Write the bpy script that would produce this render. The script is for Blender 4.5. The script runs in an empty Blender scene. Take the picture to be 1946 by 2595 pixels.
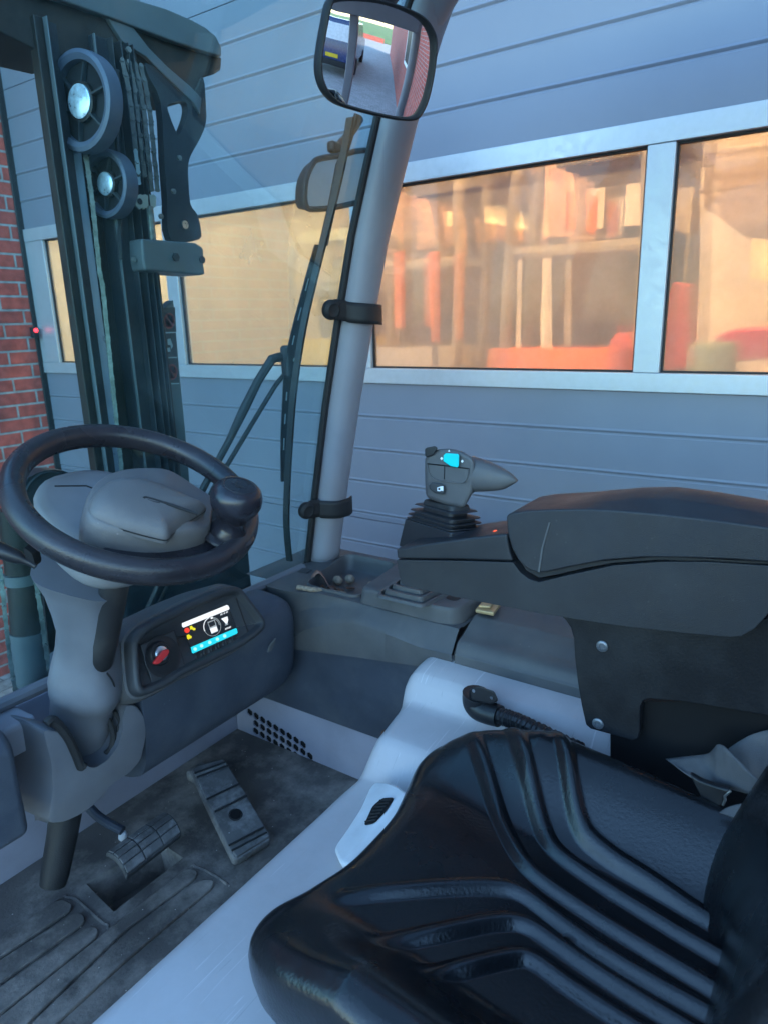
import bpy, bmesh, math, random
from math import sin, cos, pi, radians, sqrt, atan2
from mathutils import Vector, Matrix, noise
random.seed(7)
sc = bpy.context.scene
COL = sc.collection
ZC = 1.7                                   # camera height above the yard; geometry below is written with z relative to it
F, CX, CY = 1760.0, 973.0, 1297.5
PITCH, ROLL, YAW = radians(15.4), radians(1.6), radians(55.3)
FW = Vector((sin(YAW)*cos(PITCH), cos(YAW)*cos(PITCH), -sin(PITCH)))
_r = Vector((cos(YAW), -sin(YAW), 0)); _u = _r.cross(FW)
RT = cos(ROLL)*_r - sin(ROLL)*_u; UP = cos(ROLL)*_u + sin(ROLL)*_r

# ---------------------------------------------------------------- camera, sky, sun, exposure
cam = bpy.data.objects.new('camera', bpy.data.cameras.new('camera')); COL.objects.link(cam)
m = Matrix((RT, UP, -FW)).transposed().to_4x4(); m.translation = Vector((0, 0, ZC)); cam.matrix_world = m
cam.data.sensor_fit = 'VERTICAL'; cam.data.sensor_height = 24; cam.data.sensor_width = 18
cam.data.lens = 24*F/2595; cam.data.clip_start = .02; cam.data.clip_end = 500
cam.data.dof.use_dof = True; cam.data.dof.focus_distance = 1.15; cam.data.dof.aperture_fstop = 5.0
sc.camera = cam
w = bpy.data.worlds.new('World'); sc.world = w; w.use_nodes = True
nt = w.node_tree; bg = nt.nodes['Background']
sky = nt.nodes.new('ShaderNodeTexSky'); sky.sky_type = 'NISHITA'; sky.sun_disc = False
SUN_EL, SUN_AZ = radians(9), radians(75)   # low evening sun behind the workshop: the yard lies in its shade
sky.sun_elevation = SUN_EL; sky.sun_rotation = SUN_AZ; sky.air_density = 1.0; sky.dust_density = .6; sky.ozone_density = 3.0
nt.links.new(sky.outputs[0], bg.inputs[0]); bg.inputs[1].default_value = .15
sl = bpy.data.lights.new('sun', 'SUN'); sl.energy = 2.0; sl.angle = radians(.5); sl.color = (1, .86, .7)
so = bpy.data.objects.new('sun', sl); COL.objects.link(so)
sd = Vector((sin(SUN_AZ)*cos(SUN_EL), cos(SUN_AZ)*cos(SUN_EL), sin(SUN_EL)))
so.rotation_euler = sd.to_track_quat('Z', 'Y').to_euler(); so.location = (0, 0, 12)
vs = sc.view_settings
sc.display_settings.display_device = 'sRGB'; vs.view_transform = 'Standard'; vs.look = 'None'; vs.gamma = 1; vs.use_curve_mapping = False
EXPO = 3.5; KE = 2**-EXPO
vs.exposure = EXPO
sc.cycles.use_denoising = True; sc.cycles.max_bounces = 12; sc.cycles.transparent_max_bounces = 16
sc.cycles.sample_clamp_indirect = 6; sc.cycles.caustics_reflective = False; sc.cycles.caustics_refractive = False

# ---------------------------------------------------------------- helpers
def ray(u, v): return FW + RT*((u-CX)/F) - UP*((v-CY)/F)
def P(u, v, **k):
    d = ray(u, v); a, val = list(k.items())[0]
    return d*(val/d['xyz'.index(a)])
def PL(pts, **k): return [P(u, v, **k) for u, v in pts]
def PP(u, v, p0, n):
    d = ray(u, v); return d*(p0.dot(n)/d.dot(n))
def Z(x0, y0, s): return lambda *pts: [(x0+s*x, y0+s*y) for x, y in pts]
V = lambda x, y, z: Vector((x, y, z))
def lerp(a, b, t): return a+(b-a)*t
def sstep(a, b, x):
    t = max(0, min(1, (x-a)/(b-a))); return t*t*(3-2*t)
def interp(tab, x):
    if x <= tab[0][0]: return tab[0][1]
    for (a, va), (b, vb) in zip(tab, tab[1:]):
        if x <= b: return lerp(va, vb, (x-a)/(b-a))
    return tab[-1][1]
def spline(pts, n=8, closed=False):
    out = []; m = len(pts)
    rng = range(m) if closed else range(m-1)
    g = (lambda i: pts[i % m]) if closed else (lambda i: pts[max(0, min(m-1, i))])
    for i in rng:
        a, b, c, d = g(i-1), g(i), g(i+1), g(i+2)
        for j in range(n):
            t = j/n
            out.append(.5*((2*b)+(c-a)*t+(2*a-5*b+4*c-d)*t*t+(3*b-a-3*c+d)*t**3))
    if not closed: out.append(pts[-1].copy())
    return out
def frame(n):
    n = n.normalized(); a = V(0, 0, 1) if abs(n.z) < .9 else V(1, 0, 0)
    e = n.cross(a).normalized(); return e, n.cross(e).normalized()

class MB:
    def __init__(s): s.b = bmesh.new()
    def face(s, vs):
        try: return s.b.faces.new(vs)
        except ValueError: return None
    def prism(s, A, B, caps=True):
        a = [s.b.verts.new(p) for p in A]; b = [s.b.verts.new(p) for p in B]; n = len(A)
        for i in range(n): s.face((a[i], a[(i+1) % n], b[(i+1) % n], b[i]))
        if caps: s.face(a[::-1]); s.face(b)
        return s
    def ext(s, A, d): return s.prism(A, [p+Vector(d) for p in A])
    def box(s, x0, x1, y0, y1, z0, z1):
        return s.ext([V(x0, y0, z0), V(x1, y0, z0), V(x1, y1, z0), V(x0, y1, z0)], (0, 0, z1-z0))
    def obox(s, c, ax, ay, az, hx, hy, hz):
        A = [c+ax*i*hx+ay*j*hy-az*hz for i, j in ((-1, -1), (1, -1), (1, 1), (-1, 1))]
        return s.ext(A, az*2*hz)
    def loft(s, rings, closed=True, cap0=True, cap1=True):
        R = [[s.b.verts.new(p) for p in r] for r in rings]
        for a, b in zip(R, R[1:]):
            n = len(a)
            for i in range(n if closed else n-1): s.face((a[i], a[(i+1) % n], b[(i+1) % n], b[i]))
        if closed and cap0: s.face(R[0][::-1])
        if closed and cap1: s.face(R[-1])
        return s
    def tube(s, path, r, seg=12, caps=True, sq=1.0):
        rings = []; e = None
        for i, p in enumerate(path):
            t = (path[min(i+1, len(path)-1)]-path[max(i-1, 0)]).normalized()
            if e is None: e, f = frame(t)
            e = (e-t*e.dot(t)).normalized(); f = t.cross(e)
            rr = r(i/(len(path)-1)) if callable(r) else r
            rings.append([p+e*cos(2*pi*k/seg)*rr+f*sin(2*pi*k/seg)*rr*sq for k in range(seg)])
        return s.loft(rings, True, caps, caps)
    def ring_tube(s, c, n, R, r, seg=64, rs=14, a0=0, e=None):
        e1, e2 = frame(n); G = []
        for i in range(seg):
            t = 2*pi*i/seg; o = e1*cos(t)+e2*sin(t)
            G.append([s.b.verts.new(c+o*(R+r*cos(2*pi*k/rs))+n*r*sin(2*pi*k/rs)) for k in range(rs)])
        for i in range(seg):
            a, b = G[i], G[(i+1) % seg]
            for k in range(rs): s.face((a[k], a[(k+1) % rs], b[(k+1) % rs], b[k]))
        return s
    def lathe(s, c, n, prof, seg=32, caps=True):
        e, f = frame(n); n = n.normalized()
        rings = [[c+n*h+(e*cos(2*pi*k/seg)+f*sin(2*pi*k/seg))*max(r, 1e-4) for k in range(seg)] for r, h in prof]
        return s.loft(rings, cap0=caps, cap1=caps)
    def disc(s, c, n, r, h, seg=20): return s.lathe(c, n, [(r, 0), (r, h)], seg)

def build(name, mb, mat, parent=None, bev=0, seg=2, sub=0, sol=0, ang=35, flat=False, wn=True):
    bm = mb.b
    bmesh.ops.remove_doubles(bm, verts=bm.verts, dist=1e-5)
    bmesh.ops.recalc_face_normals(bm, faces=bm.faces)
    for v in bm.verts: v.co.z += ZC
    me = bpy.data.meshes.new(name); bm.to_mesh(me); bm.free()
    o = bpy.data.objects.new(name, me); COL.objects.link(o); me.materials.append(mat)
    if not flat:
        for p in me.polygons: p.use_smooth = True
    if not bev and not sub and not flat: me.set_sharp_from_angle(angle=radians(ang))
    if sol:
        q = o.modifiers.new('solid', 'SOLIDIFY'); q.thickness = sol; q.offset = 0
    if bev:
        q = o.modifiers.new('bevel', 'BEVEL'); q.width = bev; q.segments = seg; q.limit_method = 'ANGLE'; q.angle_limit = radians(30)
        q.use_clamp_overlap = True
        if wn: o.modifiers.new('wn', 'WEIGHTED_NORMAL').keep_sharp = True
    if sub:
        q = o.modifiers.new('sub', 'SUBSURF'); q.levels = sub; q.render_levels = sub
    if parent: put(o, parent)
    return o
WORLD = {}
def put(o, parent):
    o.parent = parent
    o.matrix_parent_inverse = Matrix.Translation(WORLD.get(parent.name, Vector((0, 0, 0)))).inverted()
def empty(name, loc, parent=None):
    o = bpy.data.objects.new(name, None); COL.objects.link(o); o.empty_display_size = .05
    loc = Vector(loc)+Vector((0, 0, ZC)); WORLD[o.name] = loc
    if parent:
        o.parent = parent; o.location = loc-WORLD.get(parent.name, Vector((0, 0, 0)))
    else: o.location = loc
    return o
def tag(o, label=None, cat=None, group=None, kind=None):
    for k, x in (('label', label), ('category', cat), ('group', group), ('kind', kind)):
        if x: o[k] = x
    return o

# ---------------------------------------------------------------- materials
MATS = {}
def mat(name, col, rough=.5, metal=0, var=.12, vscale=14, bump=0, bscale=300, spec=.4, dust=0, dustcol=(.25, .21, .17), dscale=7, rvar=.1, scratch=0, emit=None, es=0, coat=0):
    if name in MATS: return MATS[name]
    M = bpy.data.materials.new(name); MATS[name] = M; M.use_nodes = True
    t = M.node_tree; N = t.nodes; L = t.links; b = N['Principled BSDF']
    def nd(k, **kw):
        x = N.new(k)
        for a, y in kw.items(): setattr(x, a, y)
        return x
    tc = nd('ShaderNodeTexCoord'); co = tc.outputs['Object']
    n1 = nd('ShaderNodeTexNoise'); n1.inputs['Scale'].default_value = vscale; n1.inputs['Detail'].default_value = 6; L.new(co, n1.inputs['Vector'])
    mr = nd('ShaderNodeMapRange'); mr.inputs[3].default_value = 1-var; mr.inputs[4].default_value = 1+var
    mr.inputs[1].default_value = .3; mr.inputs[2].default_value = .7; L.new(n1.outputs[0], mr.inputs[0])
    mx = nd('ShaderNodeMix', data_type='RGBA', blend_type='MULTIPLY'); mx.inputs[0].default_value = 1
    mx.inputs[6].default_value = (*col, 1); L.new(mr.outputs[0], mx.inputs[7]); out = mx.outputs[2]
    rr = nd('ShaderNodeMapRange'); rr.inputs[1].default_value = .3; rr.inputs[2].default_value = .7
    rr.inputs[3].default_value = max(.02, rough-rvar); rr.inputs[4].default_value = min(1, rough+rvar); L.new(n1.outputs[0], rr.inputs[0]); rough_out = rr.outputs[0]
    if dust:
        n2 = nd('ShaderNodeTexNoise'); n2.inputs['Scale'].default_value = dscale; n2.inputs['Detail'].default_value = 9; n2.inputs['Roughness'].default_value = .68; L.new(co, n2.inputs['Vector'])
        cr = nd('ShaderNodeMapRange'); cr.inputs[1].default_value = .46; cr.inputs[2].default_value = .72; cr.inputs[3].default_value = 0; cr.inputs[4].default_value = dust; L.new(n2.outputs[0], cr.inputs[0])
        m2 = nd('ShaderNodeMix', data_type='RGBA'); L.new(cr.outputs[0], m2.inputs[0]); L.new(out, m2.inputs[6]); m2.inputs[7].default_value = (*dustcol, 1); out = m2.outputs[2]
        # small specks
        vo = nd('ShaderNodeTexVoronoi'); vo.inputs['Scale'].default_value = 60; L.new(co, vo.inputs['Vector'])
        lt = nd('ShaderNodeMath', operation='LESS_THAN'); lt.inputs[1].default_value = .075; L.new(vo.outputs['Distance'], lt.inputs[0])
        mu = nd('ShaderNodeMath', operation='MULTIPLY'); L.new(lt.outputs[0], mu.inputs[0])
        sp = nd('ShaderNodeSeparateColor'); L.new(vo.outputs['Color'], sp.inputs[0])
        g2 = nd('ShaderNodeMath', operation='GREATER_THAN'); g2.inputs[1].default_value = .72; L.new(sp.outputs[0], g2.inputs[0]); L.new(g2.outputs[0], mu.inputs[1])
        m4 = nd('ShaderNodeMath', operation='MULTIPLY'); m4.inputs[1].default_value = min(1, dust*.9); L.new(mu.outputs[0], m4.inputs[0])
        m3 = nd('ShaderNodeMix', data_type='RGBA'); L.new(m4.outputs[0], m3.inputs[0]); L.new(out, m3.inputs[6]); m3.inputs[7].default_value = (*[min(1, c*1.6) for c in dustcol], 1); out = m3.outputs[2]
    if scratch:
        for ang, sca in ((.5, 9), (2.1, 7), (1.25, 12)):
            mp = nd('ShaderNodeMapping'); mp.inputs['Rotation'].default_value = (0, 0, ang); mp.inputs['Scale'].default_value = (sca*.16, sca*8, sca); L.new(co, mp.inputs[0])
            ns = nd('ShaderNodeTexNoise'); ns.inputs['Scale'].default_value = 3; ns.inputs['Detail'].default_value = 3; ns.inputs['Distortion'].default_value = .6; L.new(mp.outputs[0], ns.inputs['Vector'])
            c1 = nd('ShaderNodeMapRange'); c1.inputs[1].default_value = .69; c1.inputs[2].default_value = .705; c1.inputs[4].default_value = scratch; L.new(ns.outputs[0], c1.inputs[0])
            m5 = nd('ShaderNodeMix', data_type='RGBA'); L.new(c1.outputs[0], m5.inputs[0]); L.new(out, m5.inputs[6]); m5.inputs[7].default_value = (*([min(.9, c*1.7+.05) for c in col] if ang != 1.25 else [c*.35 for c in col]), 1); out = m5.outputs[2]
    L.new(out, b.inputs['Base Color']); L.new(rough_out, b.inputs['Roughness'])
    b.inputs['Metallic'].default_value = metal; b.inputs['Specular IOR Level'].default_value = spec
    if coat: b.inputs['Coat Weight'].default_value = coat; b.inputs['Coat Roughness'].default_value = .12
    if bump:
        n3 = nd('ShaderNodeTexNoise'); n3.inputs['Scale'].default_value = bscale; n3.inputs['Detail'].default_value = 4; L.new(co, n3.inputs['Vector'])
        bp = nd('ShaderNodeBump'); bp.inputs['Strength'].default_value = bump; bp.inputs['Distance'].default_value = .002; L.new(n3.outputs[0], bp.inputs['Height']); L.new(bp.outputs[0], b.inputs['Normal'])
    if emit:
        b.inputs['Emission Color'].default_value = (*emit, 1); b.inputs['Emission Strength'].default_value = es
    return M
def glass(name, tint, refl=1.0, veil=0, veilcol=(.5, .5, .5), rough=.0, streak=False):
    M = bpy.data.materials.new(name); MATS[name] = M; M.use_nodes = True
    t = M.node_tree; N = t.nodes; L = t.links; N.remove(N['Principled BSDF']); o = N['Material Output']
    tr = N.new('ShaderNodeBsdfTransparent'); tr.inputs[0].default_value = (*tint, 1)
    gl = N.new('ShaderNodeBsdfGlossy'); gl.inputs['Roughness'].default_value = rough
    fr = N.new('ShaderNodeFresnel'); fr.inputs[0].default_value = 1.5
    mu = N.new('ShaderNodeMath'); mu.operation = 'MULTIPLY'; mu.inputs[1].default_value = refl; L.new(fr.outputs[0], mu.inputs[0])
    df = N.new('ShaderNodeBsdfDiffuse'); df.inputs[0].default_value = (*veilcol, 1)
    m0 = N.new('ShaderNodeMixShader'); L.new(tr.outputs[0], m0.inputs[1]); L.new(df.outputs[0], m0.inputs[2]); m0.inputs[0].default_value = veil
    if veil:
        tc = N.new('ShaderNodeTexCoord'); mp = N.new('ShaderNodeMapping'); L.new(tc.outputs['Object'], mp.inputs[0])
        mp.inputs['Scale'].default_value = (18, 18, 1.2) if streak else (4, 4, 4)
        ns = N.new('ShaderNodeTexNoise'); ns.inputs['Scale'].default_value = 1.6; ns.inputs['Detail'].default_value = 7; ns.inputs['Roughness'].default_value = .65; L.new(mp.outputs[0], ns.inputs['Vector'])
        mr = N.new('ShaderNodeMapRange'); mr.inputs[1].default_value = .35; mr.inputs[2].default_value = .75; mr.inputs[3].default_value = veil*(.4 if streak else .85); mr.inputs[4].default_value = veil*(1.8 if streak else 1.15); L.new(ns.outputs[0], mr.inputs[0]); L.new(mr.outputs[0], m0.inputs[0])
    m1 = N.new('ShaderNodeMixShader'); L.new(mu.outputs[0], m1.inputs[0]); L.new(m0.outputs[0], m1.inputs[1]); L.new(gl.outputs[0], m1.inputs[2])
    L.new(m1.outputs[0], o.inputs[0]); return M
def brickmat(name, horiz, c1, c2, mortar, w_, h_, ms=.011, off=(0, 0)):
    M = bpy.data.materials.new(name); MATS[name] = M; M.use_nodes = True
    t = M.node_tree; N = t.nodes; L = t.links; b = N['Principled BSDF']; b.inputs['Roughness'].default_value = .85
    tc = N.new('ShaderNodeTexCoord'); sx = N.new('ShaderNodeSeparateXYZ'); L.new(tc.outputs['Object'], sx.inputs[0])
    cb = N.new('ShaderNodeCombineXYZ')
    for i, ax in enumerate(horiz):
        ad = N.new('ShaderNodeMath'); ad.operation = 'ADD'; ad.inputs[1].default_value = off[i]; L.new(sx.outputs['xyz'.index(ax)], ad.inputs[0]); L.new(ad.outputs[0], cb.inputs[i])
    br = N.new('ShaderNodeTexBrick'); L.new(cb.outputs[0], br.inputs[0]); br.inputs['Scale'].default_value = 1
    br.inputs['Brick Width'].default_value = w_; br.inputs['Row Height'].default_value = h_; br.inputs['Mortar Size'].default_value = ms/2; br.inputs['Mortar Smooth'].default_value = .3
    br.inputs['Color1'].default_value = (*c1, 1); br.inputs['Color2'].default_value = (*c2, 1); br.inputs['Mortar'].default_value = (*mortar, 1)
    ns = N.new('ShaderNodeTexNoise'); ns.inputs['Scale'].default_value = 26; ns.inputs['Detail'].default_value = 8; L.new(tc.outputs['Object'], ns.inputs['Vector'])
    mr = N.new('ShaderNodeMapRange'); mr.inputs[1].default_value = .3; mr.inputs[2].default_value = .7; mr.inputs[3].default_value = .72; mr.inputs[4].default_value = 1.25; L.new(ns.outputs[0], mr.inputs[0])
    mx = N.new('ShaderNodeMix'); mx.data_type = 'RGBA'; mx.blend_type = 'MULTIPLY'; mx.inputs[0].default_value = 1; L.new(br.outputs[0], mx.inputs[6]); L.new(mr.outputs[0], mx.inputs[7]); L.new(mx.outputs[2], b.inputs['Base Color'])
    iv = N.new('ShaderNodeMath'); iv.operation = 'MULTIPLY_ADD'; iv.inputs[1].default_value = -1; iv.inputs[2].default_value = 1; L.new(br.outputs['Fac'], iv.inputs[0])
    a2 = N.new('ShaderNodeMath'); a2.operation = 'MULTIPLY_ADD'; a2.inputs[1].default_value = .25; L.new(ns.outputs[0], a2.inputs[0]); L.new(iv.outputs[0], a2.inputs[2])
    bp = N.new('ShaderNodeBump'); bp.inputs['Strength'].default_value = .8; bp.inputs['Distance'].default_value = .006; L.new(a2.outputs[0], bp.inputs['Height']); L.new(bp.outputs[0], b.inputs['Normal'])
    return M
def emis(name, col, s):
    M = bpy.data.materials.new(name); M.use_nodes = True; b = M.node_tree.nodes['Principled BSDF']
    b.inputs['Base Color'].default_value = (*[c*.2 for c in col], 1); b.inputs['Emission Color'].default_value = (*col, 1); b.inputs['Emission Strength'].default_value = s*KE; return M

M_plastic = mat('dark_plastic', (.074, .072, .074), .5, bump=.25, bscale=900, dust=.32, dustcol=(.16, .145, .125), dscale=5)
M_plastic2 = mat('charcoal_plastic', (.028, .030, .034), .52, bump=.25, bscale=900, dust=.25, dustcol=(.11, .10, .09))
M_trim = mat('blue_grey_trim', (.044, .053, .072), .55, bump=.3, bscale=600, dust=.3, dustcol=(.13, .14, .15), dscale=9)
M_column = mat('column_grey', (.125, .128, .142), .5, bump=.25, bscale=900, dust=.12, dustcol=(.2, .18, .16))
M_arm = mat('armrest_plastic', (.020, .0205, .024), .46, spec=.36, bump=.3, bscale=1000, dust=.12, dustcol=(.10, .095, .09), dscale=12)
M_black = mat('black_plastic', (.014, .014, .016), .4, bump=.15, bscale=700)
M_rubber = mat('black_rubber', (.018, .018, .019), .6, bump=.3, bscale=400, dust=.2, dustcol=(.1, .09, .08))
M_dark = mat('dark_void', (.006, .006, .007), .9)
M_paint = mat('lavender_paint', (.47, .435, .435), .48, var=.06, vscale=4, dust=.42, dustcol=(.27, .25, .24), dscale=4, scratch=.28, bump=.06, bscale=60, rvar=.08)
M_paint2 = mat('lavender_steel', (.30, .30, .36), .5, var=.08, vscale=6, dust=.25, dustcol=(.17, .16, .16), dscale=9)
M_wheel = mat('wheel_rubber', (.022, .020, .024), .30, var=.2, vscale=18, bump=.22, bscale=420, rvar=.12, dust=.16, dustcol=(.10, .085, .075), dscale=16)
M_hub = mat('hub_plastic', (.115, .108, .108), .5, bump=.3, bscale=700, dust=.5, dustcol=(.17, .155, .14), dscale=9)
M_mat = mat('rubber_mat', (.115, .10, .09), .72, var=.3, vscale=9, bump=.5, bscale=160, dust=.9, dustcol=(.42, .36, .31), dscale=7)
M_pedal = mat('pedal_rubber', (.13, .125, .122), .6, var=.3, vscale=16, bump=.4, bscale=180, dust=.8, dustcol=(.36, .35, .34), dscale=22)
M_pillar = mat('pillar_paint', (.23, .225, .25), .40, var=.06, bump=.06, bscale=120, dust=.12, dustcol=(.14, .13, .12))
M_mast = mat('mast_steel', (.018, .021, .025), .5, spec=.25, var=.3, vscale=12, dust=.5, dustcol=(.075, .06, .05), dscale=7, bump=.2, bscale=80)
M_mastb = mat('greasy_steel', (.017, .013, .011), .45, spec=.25, var=.35, vscale=10, dust=.4, dustcol=(.06, .04, .03), dscale=6)
M_mastg = mat('mast_grey', (.085, .095, .098), .5, var=.12, dust=.35, dustcol=(.12, .09, .065), dscale=6)
M_mastp = mat('mast_plate', (.022, .027, .031), .5, spec=.25, var=.2, dust=.35, dustcol=(.08, .065, .05), dscale=7)
M_steel = mat('bright_steel', (.62, .64, .66), .3, metal=1, var=.2, vscale=40)
M_chain = mat('chain_steel', (.22, .22, .20), .45, metal=.6, var=.4, vscale=60, dust=.4, dustcol=(.1, .08, .05))
M_alu = mat('anodised_aluminium', (.46, .475, .48), .42, metal=.4, var=.05, vscale=50, bump=.15, bscale=500)
M_door = mat('grey_door_panel', (.180, .192, .222), .42, var=.08, vscale=1.7, bump=.12, bscale=500, dust=.05, dustcol=(.3, .3, .3), rvar=.05)
M_gasket = mat('black_gasket', (.012, .012, .013), .6)
M_belt = mat('belt_webbing', (.085, .083, .088), .75, var=.12, vscale=80, bump=.5, bscale=900)
M_white = mat('white_plastic', (.72, .73, .74), .4, dust=.2, dustcol=(.3, .2, .12), dscale=18)
M_brass = mat('brass_latch', (.42, .30, .16), .4, metal=.5)
M_red = mat('red_plastic', (.55, .03, .03), .4)
M_teal = mat('teal_button', (.0, .55, .55), .35)
M_brown = mat('rusty_brown', (.12, .06, .04), .75, var=.35, vscale=70)
M_leaf = mat('dry_leaf', (.17, .085, .065), .65, var=.3, vscale=60)
M_nut = mat('walnut_shell', (.24, .18, .13), .75, var=.4, vscale=150, bump=.8, bscale=200)

# ---------------------------------------------------------------- yard and surroundings
G = -ZC
M_pave = brickmat('yard_pavers', 'xy', (.36, .35, .33), (.29, .28, .26), (.16, .15, .14), .20, .10, .008)
mb = MB(); mb.box(-150, 150, -150, 150, G-.3, G); tag(build('ground', mb, M_pave, flat=True), kind='structure')
M_grass = mat('meadow_grass', (.085, .15, .035), .9, var=.35, vscale=.6)
mb = MB(); mb.box(-80, 80, -150, -24, G+.02, G+.06); tag(build('meadow', mb, M_grass, flat=True), kind='structure')
M_brick = brickmat('red_bricks', 'xz', (.44, .075, .050), (.33, .062, .046), (.30, .27, .25), .215, .0646, .012, (0, .012))
M_brick2 = brickmat('red_bricks_side', 'yz', (.44, .075, .050), (.33, .062, .046), (.30, .27, .25), .215, .0646, .012, (0, .012))
XW = 2.0; YB = 3.455
t = empty('brick_wall', (0, YB, G))
tag(t, 'red brick wall with pale mortar joints standing beside the end of the garage door', 'wall')
mb = MB(); mb.box(-1.5, XW-.012, YB, YB+.35, G, 1.8); build('brickwork', mb, M_brick, t, flat=True)
mb = MB(); mb.box(-1.54, XW-.012, YB-.03, YB+.38, 1.802, 1.87); build('coping', mb, M_alu, t, bev=.006)
bt = empty('workshop_building', (6, 0, G))
tag(bt, 'brick workshop building with a bright lit hall behind the garage door', 'building')
mb = MB(); mb.box(XW+.02, XW+.3, -16, -1.72, G, 4.3); build('brick_facade', mb, M_brick2, bt, flat=True)
mb = MB(); mb.box(XW+.06, XW+.3, -1.718, YB+.35, 2.62, 4.3); build('lintel', mb, M_brick2, bt, flat=True)
mb = MB(); mb.box(XW-.1, 14, -16.2, 12, 4.302, 4.5); build('roof', mb, M_gasket, bt, flat=True)
M_hw = mat('hall_paint', (.55, .46, .36), .8, var=.12, vscale=1.5)
M_hf = mat('hall_floor', (.25, .22, .19), .4, var=.15, vscale=1.2)
M_hr = mat('red_cladding', (.42, .24, .15), .7, var=.2, vscale=2)
mb = MB(); mb.box(10.5, 10.7, -5, 9, G, 4.3); mb_w = build('hall_wall', mb, M_hw, bt, flat=True)
mb = MB(); mb.box(2.32, 10.49, 8.2, 8.4, G, 4.3); build('hall_wall', mb, M_hw, bt, flat=True)
mb = MB(); mb.box(2.32, 10.49, -5, -4.8, G, 4.3); build('partition_wall', mb, M_hw, bt, flat=True)
mb = MB(); mb.box(2.06, 10.49, -4.79, 8.19, G+.001, G+.02); build('hall_floor', mb, M_hf, bt, flat=True)
mb = MB(); mb.box(2.32, 10.49, -4.79, 8.19, 3.4, 3.5); build('ceiling', mb, M_hw, bt, flat=True)
mb = MB(); mb.box(10.3, 10.46, 3.6, 8.1, 1.1, 3.39); build('cladding', mb, M_hr, bt, flat=True)
z5 = Z(900, 200, .6305)
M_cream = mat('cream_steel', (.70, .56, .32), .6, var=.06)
mb = MB()
q = PL(z5((320, 425), (690, 480), (690, 515), (320, 455)), x=9.6); mb.ext(q, (.15, 0, 0)); build('beam', mb, M_cream, bt, flat=True)
mb = MB(); q = PL(z5((372, 450), (408, 450), (400, 590), (364, 590)), x=9.55); mb.ext(q, (.15, 0, 0)); build('post', mb, M_cream, bt, flat=True)
mb = MB(); q = PL(z5((408, 470), (690, 515), (680, 600), (402, 560)), x=9.75); mb.ext(q, (.15, 0, 0)); build('light_panel', mb, M_cream, bt, flat=True)
mb = MB(); q = PL(z5((1290, 255), (1345, 262), (1335, 560), (1275, 1160), (1225, 1160), (1262, 560)), x=8.6); mb.ext(q, (.2, 0, 0)); build('column', mb, M_cream, bt, flat=True)
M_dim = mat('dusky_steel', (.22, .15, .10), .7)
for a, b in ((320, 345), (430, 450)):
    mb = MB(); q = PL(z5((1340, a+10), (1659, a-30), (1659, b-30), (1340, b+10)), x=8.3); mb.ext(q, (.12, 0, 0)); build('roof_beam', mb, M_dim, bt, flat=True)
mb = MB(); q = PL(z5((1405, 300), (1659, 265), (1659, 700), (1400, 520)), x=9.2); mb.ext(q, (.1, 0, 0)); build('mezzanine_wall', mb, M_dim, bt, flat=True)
mb = MB(); q = PL(z5((1590, 640), (1659, 645), (1659, 810), (1585, 805)), x=7.5); mb.ext(q, (.05, 0, 0)); build('notice_board', mb, M_cream, bt, flat=True)
M_pipe = mat('white_downpipe', (.75, .75, .75), .5)
mb = MB(); mb.tube([V(XW-.06, -3.6, G+.02), V(XW-.06, -3.6, 4.28)], .05, 14); build('downpipe', mb, M_pipe, bt)
mb = MB(); mb.box(XW-.02, XW+.01, -5.6, -4.3, -.5, .9); wf = build('window_frame', mb, M_pipe, bt, bev=.004)
mb = MB(); mb.box(XW-.025, XW-.0215, -5.5, -4.4, -.4, .8); build('window_pane', mb, M_gasket, wf, flat=True)
for i, (x, y) in enumerate(((6.2, 1.4), (8.4, 4.2), (8.4, -1.6), (6.6, 6.4), (3.0, .8), (3.0, 3.6))):
    tl = empty('hall_lamp', (x, y, 3.3), bt)
    mb = MB(); mb.box(x-.15, x+.15, y-.75, y+.75, 3.33, 3.399); build('lamp_housing', mb, M_pipe, tl, flat=True)
    mb = MB(); mb.box(x-.19, x-.17, y-.8, y+.8, 2.98, 3.399); build('light_blocker', mb, M_pipe, tl, flat=True)  # unseen plate added to keep direct lamp light from passing out through the panes
    mb = MB(); mb.box(x-.12, x+.12, y-.7, y+.7, 3.315, 3.329); build('lamp_tube', mb, emis('warm_tube', (1, .72, .38), 12), tl, flat=True)
    al = bpy.data.lights.new('hall_light', 'AREA'); al.shape = 'RECTANGLE'; al.size = .24; al.size_y = 1.4; al.energy = 300*KE*.80; al.color = (1, .66, .34)
    ao = bpy.data.objects.new('hall_light', al); COL.objects.link(ao); ao.location = (x, y, 3.30+ZC)

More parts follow.
